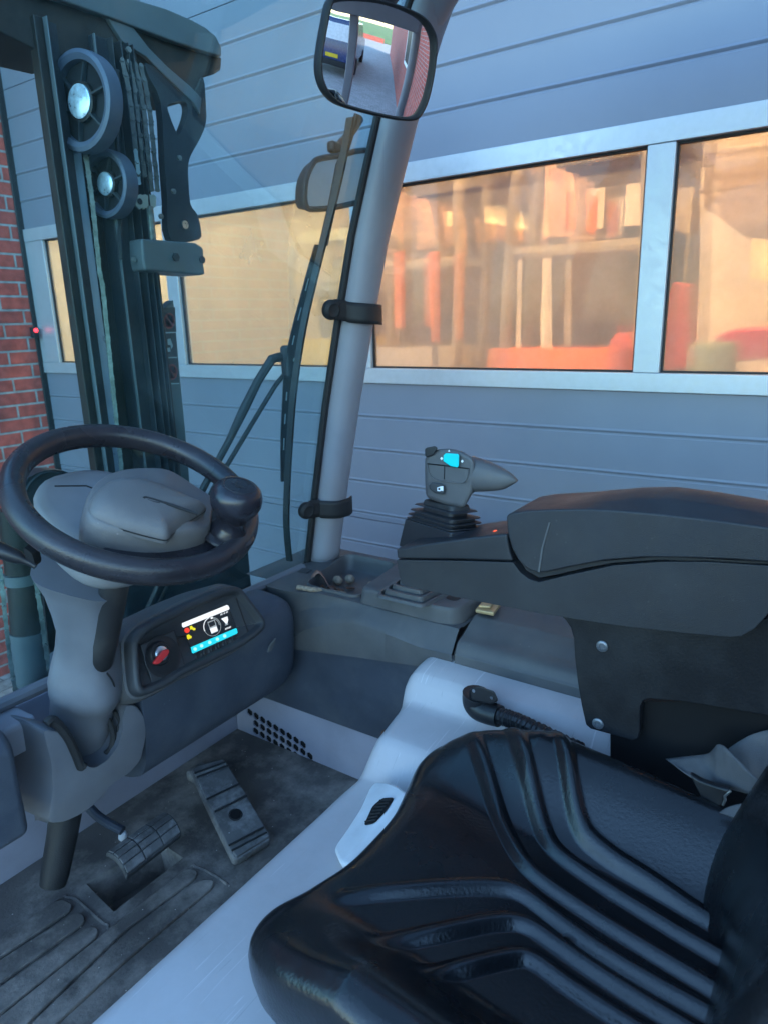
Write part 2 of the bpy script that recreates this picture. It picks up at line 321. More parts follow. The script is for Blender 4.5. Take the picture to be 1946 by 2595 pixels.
# garage door
gd = empty('garage_door', (XW, 1, G))
tag(gd, 'blue grey ribbed sectional garage door with a row of silver framed windows', 'door')
Y0, Y1 = -1.7, YB-.012
P_ = .1189
mb = MB()
def ribbed(z0, z1, phase):
    prof = [(XW, z0)]
    k = math.ceil((z0-phase+.012)/P_)
    while phase+k*P_ < z1-.012:
        z = phase+k*P_
        prof += [(XW, z-.006), (XW+.0024, z-.0032), (XW+.003, z), (XW-.0008, z+.004), (XW-.0022, z+.007), (XW, z+.013)]; k += 1
    prof += [(XW, z1), (XW+.04, z1), (XW+.04, z0)]
    m_ = MB(); m_.prism([V(x, Y0, z) for x, z in prof], [V(x, Y1, z) for x, z in prof]); return m_
ZB, ZT = -.208, .468
for a, b, ph in ((G+.01, G+.50, -.3284), (G+.503, -.7085, -.3284), (-.7055, ZB-.002, -.3284), (ZT+.002, 1.065, .5895), (1.068, 1.66, .5895), (1.663, 2.25, .5895), (2.253, 2.6, .5895)):
    build('door_panel', ribbed(a, b, ph), M_door, gd, ang=20)
mb = MB(); mb.box(XW-.012, XW+.03, Y0, Y1, ZB, -.157); build('frame_rail', mb, M_alu, gd, bev=.002)
mb = MB(); mb.box(XW-.012, XW+.03, Y0, Y1, .411, ZT); build('frame_rail', mb, M_alu, gd, bev=.002)
ms = [-1.64, -.42, .5, 1.45, 2.40, 3.37]
hw = {0: .06, 5: .074}
M_acr = glass('hazy_acrylic', (.97, .93, .88), .25, .34, (.80, .78, .76), .03)
_t = M_acr.node_tree; _N = _t.nodes; _L = _t.links
_d = [n for n in _N if n.type == 'BSDF_DIFFUSE'][0]; _x = [n for n in _N if n.type == 'BSDF_TRANSPARENT'][0]
_tl = _N.new('ShaderNodeBsdfTranslucent'); _tl.inputs[0].default_value = (.85, .80, .74, 1)
_m = _N.new('ShaderNodeMixShader'); _m.inputs[0].default_value = .72; _L.new(_d.outputs[0], _m.inputs[1]); _L.new(_tl.outputs[0], _m.inputs[2])
_rf = _N.new('ShaderNodeBsdfRefraction'); _rf.inputs['Roughness'].default_value = .16; _rf.inputs['IOR'].default_value = 1.12; _rf.inputs[0].default_value = (.97, .94, .9, 1)
_m2 = _N.new('ShaderNodeMixShader'); _m2.inputs[0].default_value = .38; _L.new(_x.outputs[0], _m2.inputs[1]); _L.new(_rf.outputs[0], _m2.inputs[2])
for _l in list(_t.links):
    if _l.from_node == _d and _l.to_node != _m: _L.new(_m.outputs[0], _l.to_socket)
    if _l.from_node == _x and _l.to_node != _m2: _L.new(_m2.outputs[0], _l.to_socket)
for i, y in enumerate(ms):
    h = hw.get(i, .0345)
    mb = MB(); mb.box(XW-.010, XW+.028, y-h, y+h, -.1565, .4105); build('mullion', mb, M_alu, gd, bev=.002)
for i in range(5):
    a = ms[i]+hw.get(i, .0345)+.0005; b = ms[i+1]-hw.get(i+1, .0345)-.0005
    gk = MB()
    o_ = [(a, -.156), (b, -.156), (b, .410), (a, .410)]; i_ = [(a+.005, -.151), (b-.005, -.151), (b-.005, .405), (a+.005, .405)]
    gk.loft([[V(XW+.004, y, z) for y, z in o_], [V(XW+.004, y, z) for y, z in i_], [V(XW+.02, y, z) for y, z in i_], [V(XW+.02, y, z) for y, z in o_]], cap0=False, cap1=False)
    wn_ = build('window_seal', gk, M_gasket, gd, flat=True)
    mb = MB(); mb.face([mb.b.verts.new(p) for p in (V(XW+.012, a+.005, -.151), V(XW+.012, b-.005, -.151), V(XW+.012, b-.005, .405), V(XW+.012, a+.005, .405))])
    build('pane', mb, M_acr, wn_, flat=True)
mb = MB(); mb.box(XW-.03, XW+.03, Y1+.001, YB+.0, G, 2.6); build('edge_seal', mb, M_gasket, gd, bev=.004)
mb = MB(); mb.box(XW-.06, XW-.031, YB-.05, YB-.02, -.035, .015); sb = build('photo_eye', mb, M_gasket, gd, bev=.004)
c = P(93, 818, y=YB-.052); mb = MB(); mb.disc(V(XW-.045, YB-.0505, -.0), V(0, -1, 0), .010, .003); build('indicator_light', mb, emis('red_led', (1, .02, .03), 9), sb)

# things inside the hall, seen through the panes
def M_(n, c, r=.5): return mat(n, c, r, var=.1)
M_org = M_('orange_paint', (.70, .13, .01), .35); M_hall = M_('hall_dark_paint', (.10, .075, .055)); M_gry = M_('warm_grey_paint', (.27, .22, .15)); M_pink = M_('crimson_paint', (.62, .05, .08)); M_grn = M_('sage_paint', (.25, .30, .20)); M_rd = M_('signal_red_paint', (.70, .05, .02))
def hall_truck(cx, cy, s, label, mb_mat, cw):
    """forklift in the hall: its long axis along x, rear with the counterweight towards the door"""
    r = empty('workshop_forklift', (cx, cy, G)); tag(r, label, 'forklift', 'forklifts parked in the workshop')
    y = lambda k: cy+k*s; zf = G+.02
    b = MB(); b.box(cx+.3, cx+1.7, y(-.5), y(.5), zf+.25, zf+.95); build('body', b, mb_mat, r, bev=.06, seg=3)
    b = MB(); R = []
    for k in range(9):
        f = k/8; z = zf+.2+.95*f; dd = .34*sin(pi*min(1, .25+.75*(1-f)))
        R.append([V(cx+.35-dd*sin(pi*j/12)**.6*1.0, y(.55*cos(pi*j/12)), z) for j in range(13)]+[V(cx+.4, y(-.55), z), V(cx+.4, y(.55), z)])
    b.loft(R); build('counterweight', b, cw, r)
    b = MB()
    for sy in (-1, 1):
        b.tube(spline([V(cx+.35, y(.46*sy), zf+.9), V(cx+.42, y(.46*sy), zf+1.6), V(cx+.55, y(.42*sy), zf+2.1), V(cx+1.5, y(.42*sy), zf+2.15), V(cx+1.8, y(.46*sy), zf+1.5), V(cx+1.95, y(.46*sy), zf+.5)], 6), .045*s, 10)
    for k in range(6): b.tube([V(cx+.6+.17*k, y(-.42), zf+2.13), V(cx+.6+.17*k, y(.42), zf+2.13)], .03, 8)
    b.tube([V(cx+.42, y(-.44), zf+1.62), V(cx+.42, y(.44), zf+1.62)], .03, 8); build('overhead_guard', b, M_gry, r)
    b = MB(); b.ext([V(cx+.48, y(-.45), zf+2.06), V(cx+.62, y(-.45), zf+2.19), V(cx+1.5, y(-.45), zf+2.21), V(cx+1.78, y(-.45), zf+2.05), V(cx+1.5, y(-.45), zf+2.13), V(cx+.62, y(-.45), zf+2.11)], (0, .9*s, 0)); build('roof', b, M_gry, r, bev=.03)
    b = MB(); b.box(cx+1.5, cx+1.9, y(-.26), y(.26), zf+.9, zf+1.8); build('mast_screen', b, M_hall, r, bev=.02)
    b = MB(); b.box(cx+.75, cx+1.25, y(-.26), y(.26), zf+.95, zf+1.1); b.ext([V(cx+.72, y(-.26), zf+1.05), V(cx+.84, y(-.26), zf+1.05), V(cx+.72, y(-.26), zf+1.7), V(cx+.62, y(-.26), zf+1.7)], (0, .52*s, 0)); build('seat', b, M_hall, r, bev=.03)
    for sy in (-.3, .3):
        b = MB(); b.box(cx+2.05, cx+2.2, y(sy-.07), y(sy+.07), zf+.1, zf+2.5); build('mast_rail', b, M_hall, r, bev=.01)
    for sy in (-1, 1):
        for wx in (.55, 1.75):
            r.scale = (1, 1, 1.28)
            b = MB(); b.lathe(V(cx+wx, y(.5*sy-.1), zf+.28), V(0, 1, 0), [(.1, 0), (.28, .01), (.3, .05), (.3, .15), (.28, .19), (.1, .2)], 20); build('wheel', b, M_gasket, r)
hall_truck(4.3, 3.0, 1.0, 'grey forklift in the hall behind the middle pane, nearest to the cab pillar', M_gry, M_gry)
hall_truck(4.1, 1.62, .95, 'forklift with orange counterweight in the hall beside the window mullion', M_org, M_org)
hall_truck(6.8, 5.9, 1.0, 'forklift parked deep in the hall behind the windscreen, yellowish', M_('ochre_paint', (.55, .33, .04)), M_('ochre_paint', (.55, .33, .04)))
def hall_thing(name, label, cat, pts, x, dx, m_, bev=.01, part=None):
    b = MB(); b.ext(PL(z5(*pts), x=x), (dx, 0, 0)); o = build(name, b, m_, bev=bev); return tag(o, label, cat)
def stand(name, label, cat, pts, x, dx, m_, post):
    """something carried above the hall floor on its own steel legs"""
    r = empty(name, (x, P(*z5(pts[0])[0], x=x).y, G)); tag(r, label, cat)
    q = PL(z5(*pts), x=x); b = MB(); b.ext(q, (dx, 0, 0)); build('panel', b, m_, r, bev=.01)
    ys = [p.y for p in q]; zs = [p.z for p in q]
    for yy in (min(ys)+.03, max(ys)-.03):
        b = MB(); b.box(x+dx*.4, x+dx*.6, yy-.02, yy+.02, G+.02, min(zs)-.002 if post else min(zs)); build('leg', b, M_hall, r)
stand('red_hand_truck', 'tall red sack truck behind the right pane, next to the mullion', 'sack truck', ((1255, 870), (1280, 815), (1322, 825), (1318, 1000), (1335, 1170), (1240, 1170)), 3.6, .12, M_rd, True)
stand('workbench', 'long crimson workbench low behind the right pane', 'workbench', ((1440, 1035), (1500, 1010), (1700, 1000), (1700, 1130), (1470, 1140)), 3.9, .5, M_pink, True)
b = MB(); c = P(*z5((1415, 1130))[0], x=3.7); b.lathe(V(c.x, c.y, G+.02), V(0, 0, 1), [(.1, 0), (.125, .02), (.125, .5), (.13, .51), (.125, .52), (.125, c.z-G+.02), (.11, c.z-G+.06), (.02, c.z-G+.06)], 24)
tag(build('barrel', b, M_grn), 'sage green barrel standing before the crimson workbench', 'barrel')
b = MB(); c = P(*z5((1062, 1120))[0], x=3.3); b.lathe(V(c.x, c.y, G+.02), V(0, 0, 1), [(.05, 0), (.055, .02), (.055, c.z-G), (.045, c.z-G+.06), (.02, c.z-G+.09), (.02, c.z-G+.12)], 18)
tag(build('gas_cylinder', b, M_rd), 'slim red gas cylinder low behind the pane, close to the mullion', 'cylinder')
stand('storage_rack', 'steel rack with a red beam beside the window mullion', 'rack', ((1060, 682), (1152, 678), (1150, 722), (1058, 725)), 5.9, .3, M_rd, True)
stand('tool_cabinet', 'orange tool cabinet on legs, showing above the forklift with the orange counterweight', 'cabinet', ((845, 455), (918, 452), (915, 612), (842, 608)), 6.6, .4, M_org, True)
stand('crate_shelf', 'shelf with an orange crate standing deep behind the forklift with orange counterweight', 'shelf', ((830, 690), (890, 690), (890, 770), (828, 770)), 7.2, .4, M_org, True)
stand('orange_barrier', 'narrow upright orange barrier behind the left part of the pane', 'barrier', ((290, 695), (326, 692), (328, 1060), (300, 1060)), 3.9, .05, M_org, True)
stand('orange_strip_post', 'thinner upright orange post left of the orange barrier', 'post', ((150, 700), (188, 690), (188, 1005), (155, 1005)), 4.4, .05, M_org, True)

# seen in the mirror: a van and the meadow behind the truck
vt = empty('blue_van', (-1.05, -6.6, G)); tag(vt, 'dark blue van with yellow plate, parked behind the forklift', 'van')
M_blue = mat('van_blue_paint', (.012, .03, .12), .25, coat=.5)
b = MB(); pr = [(-4.4, .4), (-4.4, 1.0), (-4.1, 1.15), (-3.3, 1.25), (-2.5, 1.85), (-.15, 1.9), (.0, 1.1), (.02, .4)]
b.ext([V(-2.0, -6+y, G+z) for y, z in pr], (1.85, 0, 0)); build('body', b, M_blue, vt, bev=.06, seg=3)
b = MB(); b.box(-1.85, -.3, -6.04, -6.02, G+1.2, G+1.75); build('rear_window', b, M_pipe, vt, bev=.01)
for x in (-1.93, -.32):
    b = MB(); b.box(x, x+.14, -6.06, -5.97, G+.75, G+1.1); build('tail_light', b, M_rd, vt, bev=.01)
b = MB(); b.box(-1.3, -.8, -5.978, -5.965, G+.62, G+.75); build('number_plate', b, M_('yellow_plate', (.75, .5, .02)), vt, bev=.003)
b = MB(); b.box(-2.02, -.13, -5.99, -5.9, G+.35, G+.55); build('bumper', b, M_gasket, vt, bev=.02)
for x in (-2.05, -.33):
    for y in (-6.9, -9.6):
        b = MB(); b.lathe(V(x, y, G+.32), V(1, 0, 0), [(.1, 0), (.3, .01), (.32, .04), (.32, .2), (.3, .22), (.1, .23)], 24); build('wheel', b, M_gasket, vt)
b = MB(); b.box(-14, 1.4, -23.6, -23.4, G, G+.5); tag(build('low_garden_wall', b, M_brick, flat=True), 'low red brick wall along the meadow behind the yard', 'wall')

# ================================================================ the forklift
ft = empty('forklift', (.6, .5, G))
tag(ft, 'grey forklift with its steering wheel, black seat and armrest lever, parked beside the garage door', 'forklift')
def part(name, at_=(0, 0, 0)): return empty(name, at_, ft)
FLOOR, HOOD = -1.05, -.78

# ---- body: floor pan, firewall, hood, side panels
body = part('chassis')
b = MB(); b.box(-.1, 1.36, -.6, 1.32, FLOOR-.35, FLOOR-.13); build('floor_pan', b, M_paint2, body, bev=.01)
b = MB(); b.box(-.1, 1.30, 1.28, 1.34, FLOOR-.128, -.70); build('firewall', b, M_paint2, body, bev=.004)
# right footwell plate with hexagonal air holes
c0 = P(637, 1803, x=1.131); c1 = P(780, 1890, x=1.131); d0 = P(652, 1851, x=1.131); d1 = P(797, 1938, x=1.131)
mm = MB(); es = []
def loop2(pts):
    vs_ = [mm.b.verts.new(p) for p in pts]; es.extend(mm.b.edges.new((vs_[i], vs_[(i+1) % len(vs_)])) for i in range(len(vs_)))
loop2([V(1.128, y, z) for y, z in ((.60, FLOOR-.02), (1.277, FLOOR-.02), (1.277, -.80), (.60, -.80))])
for r in range(3):
    for k in range(9):
        s = (k+(.5 if r == 1 else 0))/8.5
        y = lerp(lerp(c0.y, c1.y, s), lerp(d0.y, d1.y, s), r/2); z = lerp(lerp(c0.z, c1.z, s), lerp(d0.z, d1.z, s), r/2)
        loop2([V(1.128, y+.0115*cos(pi/6+pi/3*j), z+.0115*sin(pi/6+pi/3*j)) for j in range(6)])
bmesh.ops.triangle_fill(mm.b, edges=es, use_beauty=True)
build('vent_plate', mm, M_paint2, body, flat=True, sol=.004)
b = MB(); b.box(1.126, 1.130, .60, 1.277, FLOOR-.13, FLOOR-.0202); build('plate_foot', b, M_paint2, body, flat=True)
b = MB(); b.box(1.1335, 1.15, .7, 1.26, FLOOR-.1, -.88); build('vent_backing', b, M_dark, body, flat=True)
# dark side trim above it
q = PL([(613, 1748), (956, 1872), (1030, 1905), (1300, 1740), (1256, 1716), (1146, 1698), (926, 1668), (734, 1640), (640, 1600)], x=1.120)
b = MB(); b.ext(q, (.012, 0, 0)); build('trim_panel', b, M_trim, body, bev=.002)
# hood (battery cover) and its raised right flank: one profile in x-z run along y
prof = [(-.15, HOOD), (.72, HOOD), (.80, HOOD+.002), (.838, HOOD+.008), (.852, HOOD+.020), (.880, HOOD+.056), (.893, HOOD+.064), (.92, HOOD+.067), (.985, HOOD+.071), (1.0, HOOD+.076), (1.018, HOOD+.108), (1.032, HOOD+.121), (1.06, HOOD+.128), (1.115, HOOD+.132)]
def hood_front(x):     # the front outline in plan
    return interp([(-.15, .664), (.80, .664), (.88, .650), (.95, .655), (1.02, .668), (1.08, .668), (1.115, .668)], x)
rows_ = []
for t_ in range(9):
    a = pi/2*t_/8; rad = .030
    rows_.append([V(x, hood_front(x)-rad+rad*sin(a), z-rad+rad*cos(a)) for x, z in prof])
b = MB(); L0 = [[V(x, -.55, z) for x, z in prof], [V(x, .3, z) for x, z in prof]]+rows_+[[V(x, hood_front(x), FLOOR-.02) for x, z in prof]]
L0 = [[q for a_, c_ in zip(r, r[1:]) for q in (a_.lerp(c_, .10), a_.lerp(c_, .5), a_.lerp(c_, .90))] for r in L0]
b.loft(L0, closed=False); build('hood', b, M_paint, body, ang=50)
# pale plate behind the flank, up to the console
q = PL([(1255, 1725), (1490, 1790), (1520, 1960), (1250, 1860)], x=1.112); b = MB(); b.ext(q, (.006, 0, 0)); build('steel_panel', b, M_paint, body, flat=True)
# recess strip with rust speck
b = MB(); c = P(972, 1858, x=1.10); b.obox(c, V(1, 0, 0), V(0, 1, 0), V(0, 0, 1), .006, .004, .006); build('rusty_clip', b, M_brown, body, bev=.002)

# ---- rubber floor mat with raised pads
fm = part('floor_mat')
zf = Z(0, 1900, .458)
def inset_round(p, r=.016, n=5):
    out = []; N_ = len(p)
    for i in range(N_):
        a, c, d = p[i-1], p[i], p[(i+1) % N_]
        u = (a-c); v_ = (d-c); rr = min(r, u.length*.48, v_.length*.48); u.normalize(); v_.normalize()
        s, e = c+u*rr, c+v_*rr
        for k in range(n+1):
            t = k/n; out.append(s*(1-t)**2+c*2*t*(1-t)+e*t*t)
    return out
yp0, yp1, xp0, xp1 = .905, 1.045, .545, .80      # well under the brake pedal
pit = PL(zf((478, 742), (632, 896), (800, 765), (1015, 598), (880, 505)), z=FLOOR)
mm = MB(); es = []
def loop3(pts):
    vs_ = [mm.b.verts.new(p) for p in pts]; es.extend(mm.b.edges.new((vs_[i], vs_[(i+1) % len(vs_)])) for i in range(len(vs_)))
loop3([V(-.1, .63, FLOOR), V(1.126, .63, FLOOR), V(1.126, 1.279, FLOOR), V(-.1, 1.279, FLOOR)]); loop3(pit)
bmesh.ops.triangle_fill(mm.b, edges=es, use_beauty=True); build('mat_sheet', mm, M_mat, fm, flat=True)
b = MB(); b.loft([pit, [V(lerp(p.x, .72, .12), lerp(p.y, 1.0, .1), p.z-.07) for p in pit]], cap0=False); build('pedal_recess', b, M_mat, fm, flat=True)
pads = []
for yc, xa, xb in ((.868, .50, .80), (.800, .36, .838), (.733, .36, .80)): pads.append((yc, xa, xb))
for yc, xb in ((.868, .42), (.800, .40)): pass
def pad(pts, h=.008):
    r = inset_round(pts, .014); m_ = MB(); m_.ext(r, (0, 0, h)); return m_
# pads are read off the photo on the floor plane, as slanted strips running across the truck
strips = [((-400, 1330), (-60, 1105), (340, 838), (405, 868), (400, 900), (-20, 1180), (-400, 1430)),
          ((-400, 1450), (-20, 1200), (430, 912), (478, 935), (470, 975), (0, 1310), (-400, 1570)),
          ((-400, 1610), (0, 1335), (490, 995), (550, 1000), (545, 1045), (40, 1450), (-300, 1700)),
          ((-100, 1590), (60, 1455), (640, 985), (1040, 670), (1100, 685), (1090, 720), (700, 1010), (200, 1490), (0, 1680)),
          ((100, 1620), (215, 1500), (720, 1020), (1110, 735), (1190, 735), (1180, 775), (700, 1180), (330, 1520), (200, 1640))]
for s in strips: build('mat_pad', pad(PL(zf(*s), z=FLOOR)), M_mat, fm, bev=.002)
lip = PL(zf((360, 815), (420, 830), (560, 950), (650, 972), (1040, 660), (1080, 655), (1230, 720), (1260, 755), (1260, 740), (1090, 642), (1020, 650), (640, 958), (575, 940), (430, 815)), z=FLOOR)
b = MB(); b.tube(spline(PL(zf((-300, 1280), (0, 1075), (330, 828), (375, 818), (430, 832), (560, 948), (600, 968), (650, 968), (1030, 662), (1090, 650), (1180, 690), (1260, 745)), z=FLOOR+.000), 5), .003, 8); build('mat_rim', b, M_mat, fm)

# ---- pedals
ap = part('accelerator_pedal')
n_ = V(-.05, -.30, .95).normalized(); p0 = V(.86, 1.02, -.985)
z7 = Z(0, 1400, .458)
def plate(pts, p0, n, h, r=0): 
    q = [PP(u, v, p0, n) for u, v in pts]
    if r: q = inset_round(q, r)
    m_ = MB(); m_.ext(q, -n*h); return m_
build('pedal_plate', plate(z7((1060, 1205), (1090, 1175), (1235, 1138), (1262, 1165), (1365, 1335), (1500, 1560), (1495, 1590), (1315, 1700), (1290, 1690), (1150, 1400)), p0, n_, .022), M_pedal, ap, bev=.005)
for q in (((1075, 1210), (1245, 1150), (1258, 1172), (1088, 1238)), ((1098, 1255), (1270, 1190), (1325, 1275), (1148, 1365)), ((1290, 1650), (1478, 1550), (1492, 1570), (1312, 1682))):
    o = build('tread', plate(z7(*q), p0+n_*.005, n_, .0075), M_pedal, ap, bev=.002)
o = build('grip_band', plate(z7((1160, 1385), (1340, 1297), (1362, 1332), (1184, 1422)), p0+n_*.002, n_, .004), M_pedal, ap, bev=.0015)
for q0 in ((1080, 1222, 1250, 1160), (1092, 1244, 1262, 1180), (1145, 1366, 1326, 1280), (1190, 1434, 1368, 1346), (1268, 1622, 1462, 1520), (1284, 1650, 1478, 1548)):
    b = MB(); b.tube([PP(q0[0], v, p0, n_)+n_*.0008 for v in (z7(q0[:2])[0][1],)]+[], .001, 4) if False else b.tube([PP(*z7(q0[:2])[0], p0+n_*.006, n_), PP(*z7(q0[2:])[0], p0+n_*.006, n_)], .0022, 6); build('tread_groove', b, M_rubber, ap)
c = PP(*z7((1305, 1452))[0], p0, n_); b = MB(); b.lathe(c+n_*.001, n_, [(.0145, -.004), (.0145, .0006), (.012, .0012), (.0118, -.004)], 24); build('hole_ring', b, M_rubber, ap)
b = MB(); b.disc(c+n_*.0008, n_, .0116, .0009); build('hole', b, M_dark, ap)
b = MB(); b.box(.90, .95, 1.14, 1.22, FLOOR+.002, FLOOR+.03); build('pedal_hinge', b, M_pedal, ap, bev=.008)
bp = part('brake_pedal')
n_ = V(0, -.42, .91).normalized(); p0 = V(.66, 1.06, -.945); e_ = V(1, 0, 0); f_ = n_.cross(e_)
qc = [PP(u, v, p0, n_) for u, v in z7((588, 1660), (905, 1435), (1010, 1555), (705, 1795))]
R = []
for k in range(13):
    t = k/12; bow = .016*(1-(2*t-1)**2)
    a = qc[0].lerp(qc[3], t)+n_*bow; c = qc[1].lerp(qc[2], t)+n_*bow
    R.append((a, c))
b = MB()
top = [a for a, c in R]; top2 = [c for a, c in R]
b.loft([[*top, *[p-n_*.014 for p in reversed(top)]], [*top2, *[p-n_*.014 for p in reversed(top2)]]]); build('pedal_pad', b, mat('pedal_core', (.05, .05, .052), .7, dust=.5, dustcol=(.2, .19, .18), dscale=20), bp, bev=.004)
for s0, s1, t0, t1 in [(.02+.325*i, .02+.325*i+.305, .04+.235*j, .04+.235*j+.205) for i in range(3) for j in range(4)]:
    q = []
    for s, t in ((s0, t0), (s1, t0), (s1, t1), (s0, t1)):
        bow = .016*(1-(2*t-1)**2); q.append(qc[0].lerp(qc[3], t).lerp(qc[1].lerp(qc[2], t), s)+n_*(bow-.001))
    b = MB(); b.ext(q, n_*.0045); build('tread_block', b, M_pedal, bp, bev=.0015)
b = MB(); b.tube(spline([p0+V(-.015, .03, -.005), V(.63, 1.14, -.93), V(.61, 1.19, -.88), V(.56, 1.22, -.86)], 6), .009, 10); build('pedal_arm', b, M_trim, bp)
b = MB(); c = P(*z7((682, 1570))[0], y=1.10); b.lathe(c, V(0, -.3, 1), [(.001, .012), (.006, .010), (.0085, .004), (.0085, -.004), (.005, -.01), (.001, -.012)], 14); build('pivot_cap', b, M_white, bp)

# ---- dashboard beam
db = part('dashboard')
def dash_prof(x):
    return [V(x, 1.125, -.605), V(x, 1.10, -.585), V(x, 1.06, -.583), V(x, 1.01, -.592), V(x, .992, -.61), V(x, .984, -.65), V(x, .992, -.74), V(x, 1.005, -.785), V(x, 1.03, -.81), V(x, 1.10, -.83), V(x, 1.27, -.835), V(x, 1.27, -.62)]
b = MB(); rings = []
for x, s in ((.655, 1), (.7, 1), (.8, 1), (.95, 1), (1.02, 1), (1.045, .985), (1.062, .95), (1.072, .90), (1.076, .84)):
    pr = spline(dash_prof(x), 4, True); cc = V(x, 1.12, -.70)
    rings.append([V(p.x, cc.y+(p.y-cc.y)*s, cc.z+(p.z-cc.z)*s) for p in pr])
b.loft(rings); build('beam', b, M_trim, db, ang=60)
b = MB(); b.tube([V(.42, 1.112, -.5955), V(1.24, 1.112, -.5955)], .012, 10); build('windscreen_ledge', b, M_column, db)
c = P(700, 1640, y=1.0)
sc_ = Z(300, 1450, .458)
q = PL(sc_((832, 440), (845, 410), (874, 366), (868, 392), (848, 436)), y=.982)
n_b = V(0, -sin(radians(38)), 0)
# instrument bezel on a tilted plane
NB = V(0, -.93, .36).normalized(); PB = P(500, 1620, y=.945)
zd = Z(300, 1480, .241)
ol = [(150, 640), (165, 580), (210, 510), (300, 430), (450, 345), (600, 270), (750, 195), (900, 130), (1030, 75), (1150, 35), (1210, 22), (1270, 28), (1320, 58), (1370, 120), (1500, 290), (1548, 365), (1558, 420), (1535, 485), (1440, 570), (1270, 680), (1100, 765), (900, 865), (700, 960), (560, 1050), (420, 1120), (340, 1155), (270, 1165), (215, 1135), (185, 1060), (165, 900)]
bz = spline([PP(u, v, PB, NB) for u, v in zd(*ol)], 4, True)
cen = sum(bz, V(0, 0, 0))/len(bz)
def sc2(f, h): return [cen+(p-cen)*f+NB*h for p in bz]
def inset(pl, d, h):
    out = []; n = len(pl)
    for i in range(n):
        t = (pl[(i+2) % n]-pl[i-2]).normalized(); nn = NB.cross(t)
        if nn.dot(cen-pl[i]) < 0: nn = -nn
        out.append(pl[i]+nn*d+NB*h)
    return out
bez = part('instrument_panel')
b = MB(); b.loft([inset(bz, -.004, -.11), inset(bz, -.002, -.02), inset(bz, 0, -.004), inset(bz, .003, 0), inset(bz, .008, .001), inset(bz, .012, -.002), inset(bz, .015, -.012), inset(bz, .016, -.013)])
build('bezel', b, M_black2 if 'M_black2' in globals() else M_plastic2, bez, ang=50)
b = MB(); b.loft([inset(bz, -.012, -.12), inset(bz, -.012, -.045), inset(bz, -.006, -.024), inset(bz, .004, -.02)]); build('dash_shroud', b, M_plastic, bez, ang=50)
def on(pts, h, thick=.0006, m_=None, name='icon', par=None, bev=0, zz=zd):
    q = [PP(u, v, PB+NB*h, NB) for u, v in zz(*pts)]; m2 = MB(); m2.ext(q, NB*thick); return build(name, m2, m_, par or bez, bev=bev, flat=not bev)
fl = -.013
on(((225, 640), (590, 482), (705, 870), (350, 1058)), fl, .001, M_gasket, 'key_plate_gap')
on(((234, 645), (583, 494), (694, 866), (356, 1046)), fl+.001, .002, M_plastic2, 'key_plate', bev=.001)
on(((1245, 150), (1390, 550), (1380, 555), (1235, 152)), fl, .0008, M_black, 'panel_seam')
kc = PP(*zd((420, 735))[0], PB+NB*(fl+.003), NB); kn = NB
b = MB(); kd = PP(*zd((475, 760))[0], PB+NB*(fl+.003), NB); b.lathe(kd, kn, [(.0365, 0), (.0355, .0005), (.0345, .0002), (.030, .0002), (.029, .0006)], 40); build('key_dish', b, M_black, bez)
b = MB(); b.lathe(kc, kn, [(.0215, .0007), (.021, .006), (.0185, .010), (.015, .0105), (.013, .008)], 32); build('ignition_collar', b, M_black, bez)
b = MB(); b.lathe(kc, kn, [(.0125, .004), (.0125, .0125), (.010, .014), (.004, .014)], 28); build('ignition_lock', b, M_steel, bez)
ik = MB(); kq = [PP(u, v, PB+NB*.016, NB) for u, v in zd((385, 830), (400, 800), (480, 700), (510, 682), (540, 685), (548, 712), (530, 750), (450, 830), (420, 845))]
ik.ext(kq, -NB*.009); key = build('ignition_key', ik, M_red, None, bev=.002)
tag(key, 'red plastic ignition key turned in the lock beside the lit display', 'key')
disp = part('display')
E_w = emis('screen_white', (.95, .98, 1), 1.0); E_c = emis('screen_cyan', (.02, .75, .90), .9); E_cw = emis('screen_pale_cyan', (.45, 1, 1), 1.1); E_r = emis('screen_red', (1, .06, .03), .9); E_y = emis('screen_yellow', (.9, .8, .02), .9); E_g = emis('screen_grey', (.6, .65, .66), .45)
on(((664, 410), (1150, 212), (1266, 520), (782, 740)), fl+.0002, .0012, mat('screen_glass', (.012, .012, .014), .15, var=0, rvar=0), 'screen', disp)
H2 = fl+.0016
on(((672, 412), (1145, 220), (1160, 228), (1172, 258), (1165, 270), (690, 458), (675, 450)), H2, .0004, E_w, 'status_bar', disp)
on(((765, 665), (1235, 465), (1248, 470), (1258, 510), (1250, 522), (790, 730), (778, 722)), H2, .0004, E_c, 'soft_key_bar', disp)
for x, y in ((880, 650), (965, 614), (1045, 580), (1122, 546), (812, 684)):
    on([(x+18*cos(a*pi/5), y+18*sin(a*pi/5)) for a in range(10)], H2+.0005, .0003, E_cw, 'soft_key_symbol', disp)
on([(725+28*cos(a*pi/6), 487+28*sin(a*pi/6)) for a in range(12)], H2, .0004, E_r, 'warning_symbol', disp)
on(((755, 445), (775, 438), (790, 458), (815, 465), (812, 485), (795, 488), (780, 476), (760, 480)), H2, .0004, E_y, 'key_symbol', disp)
on(((722, 540), (745, 528), (755, 540), (775, 548), (772, 570), (752, 575), (742, 585), (728, 575)), H2, .0004, E_y, 'lamp_symbol', disp)
def ring_on(cx, cy, R, r, a0, a1, m_, name, sx=1.0):
    n = 40; pts_o = [(cx+R*cos(lerp(a0, a1, i/n)), cy+R*sin(lerp(a0, a1, i/n))*1.1) for i in range(n+1)]; pts_i = [(cx+r*cos(lerp(a0, a1, i/n)), cy+r*sin(lerp(a0, a1, i/n))*1.1) for i in range(n, -1, -1)]
    on(pts_o+pts_i, H2, .0004, m_, name, disp)
ring_on(992, 448, 91, 87, 0, 2*pi-.01, E_g, 'dial_ring')
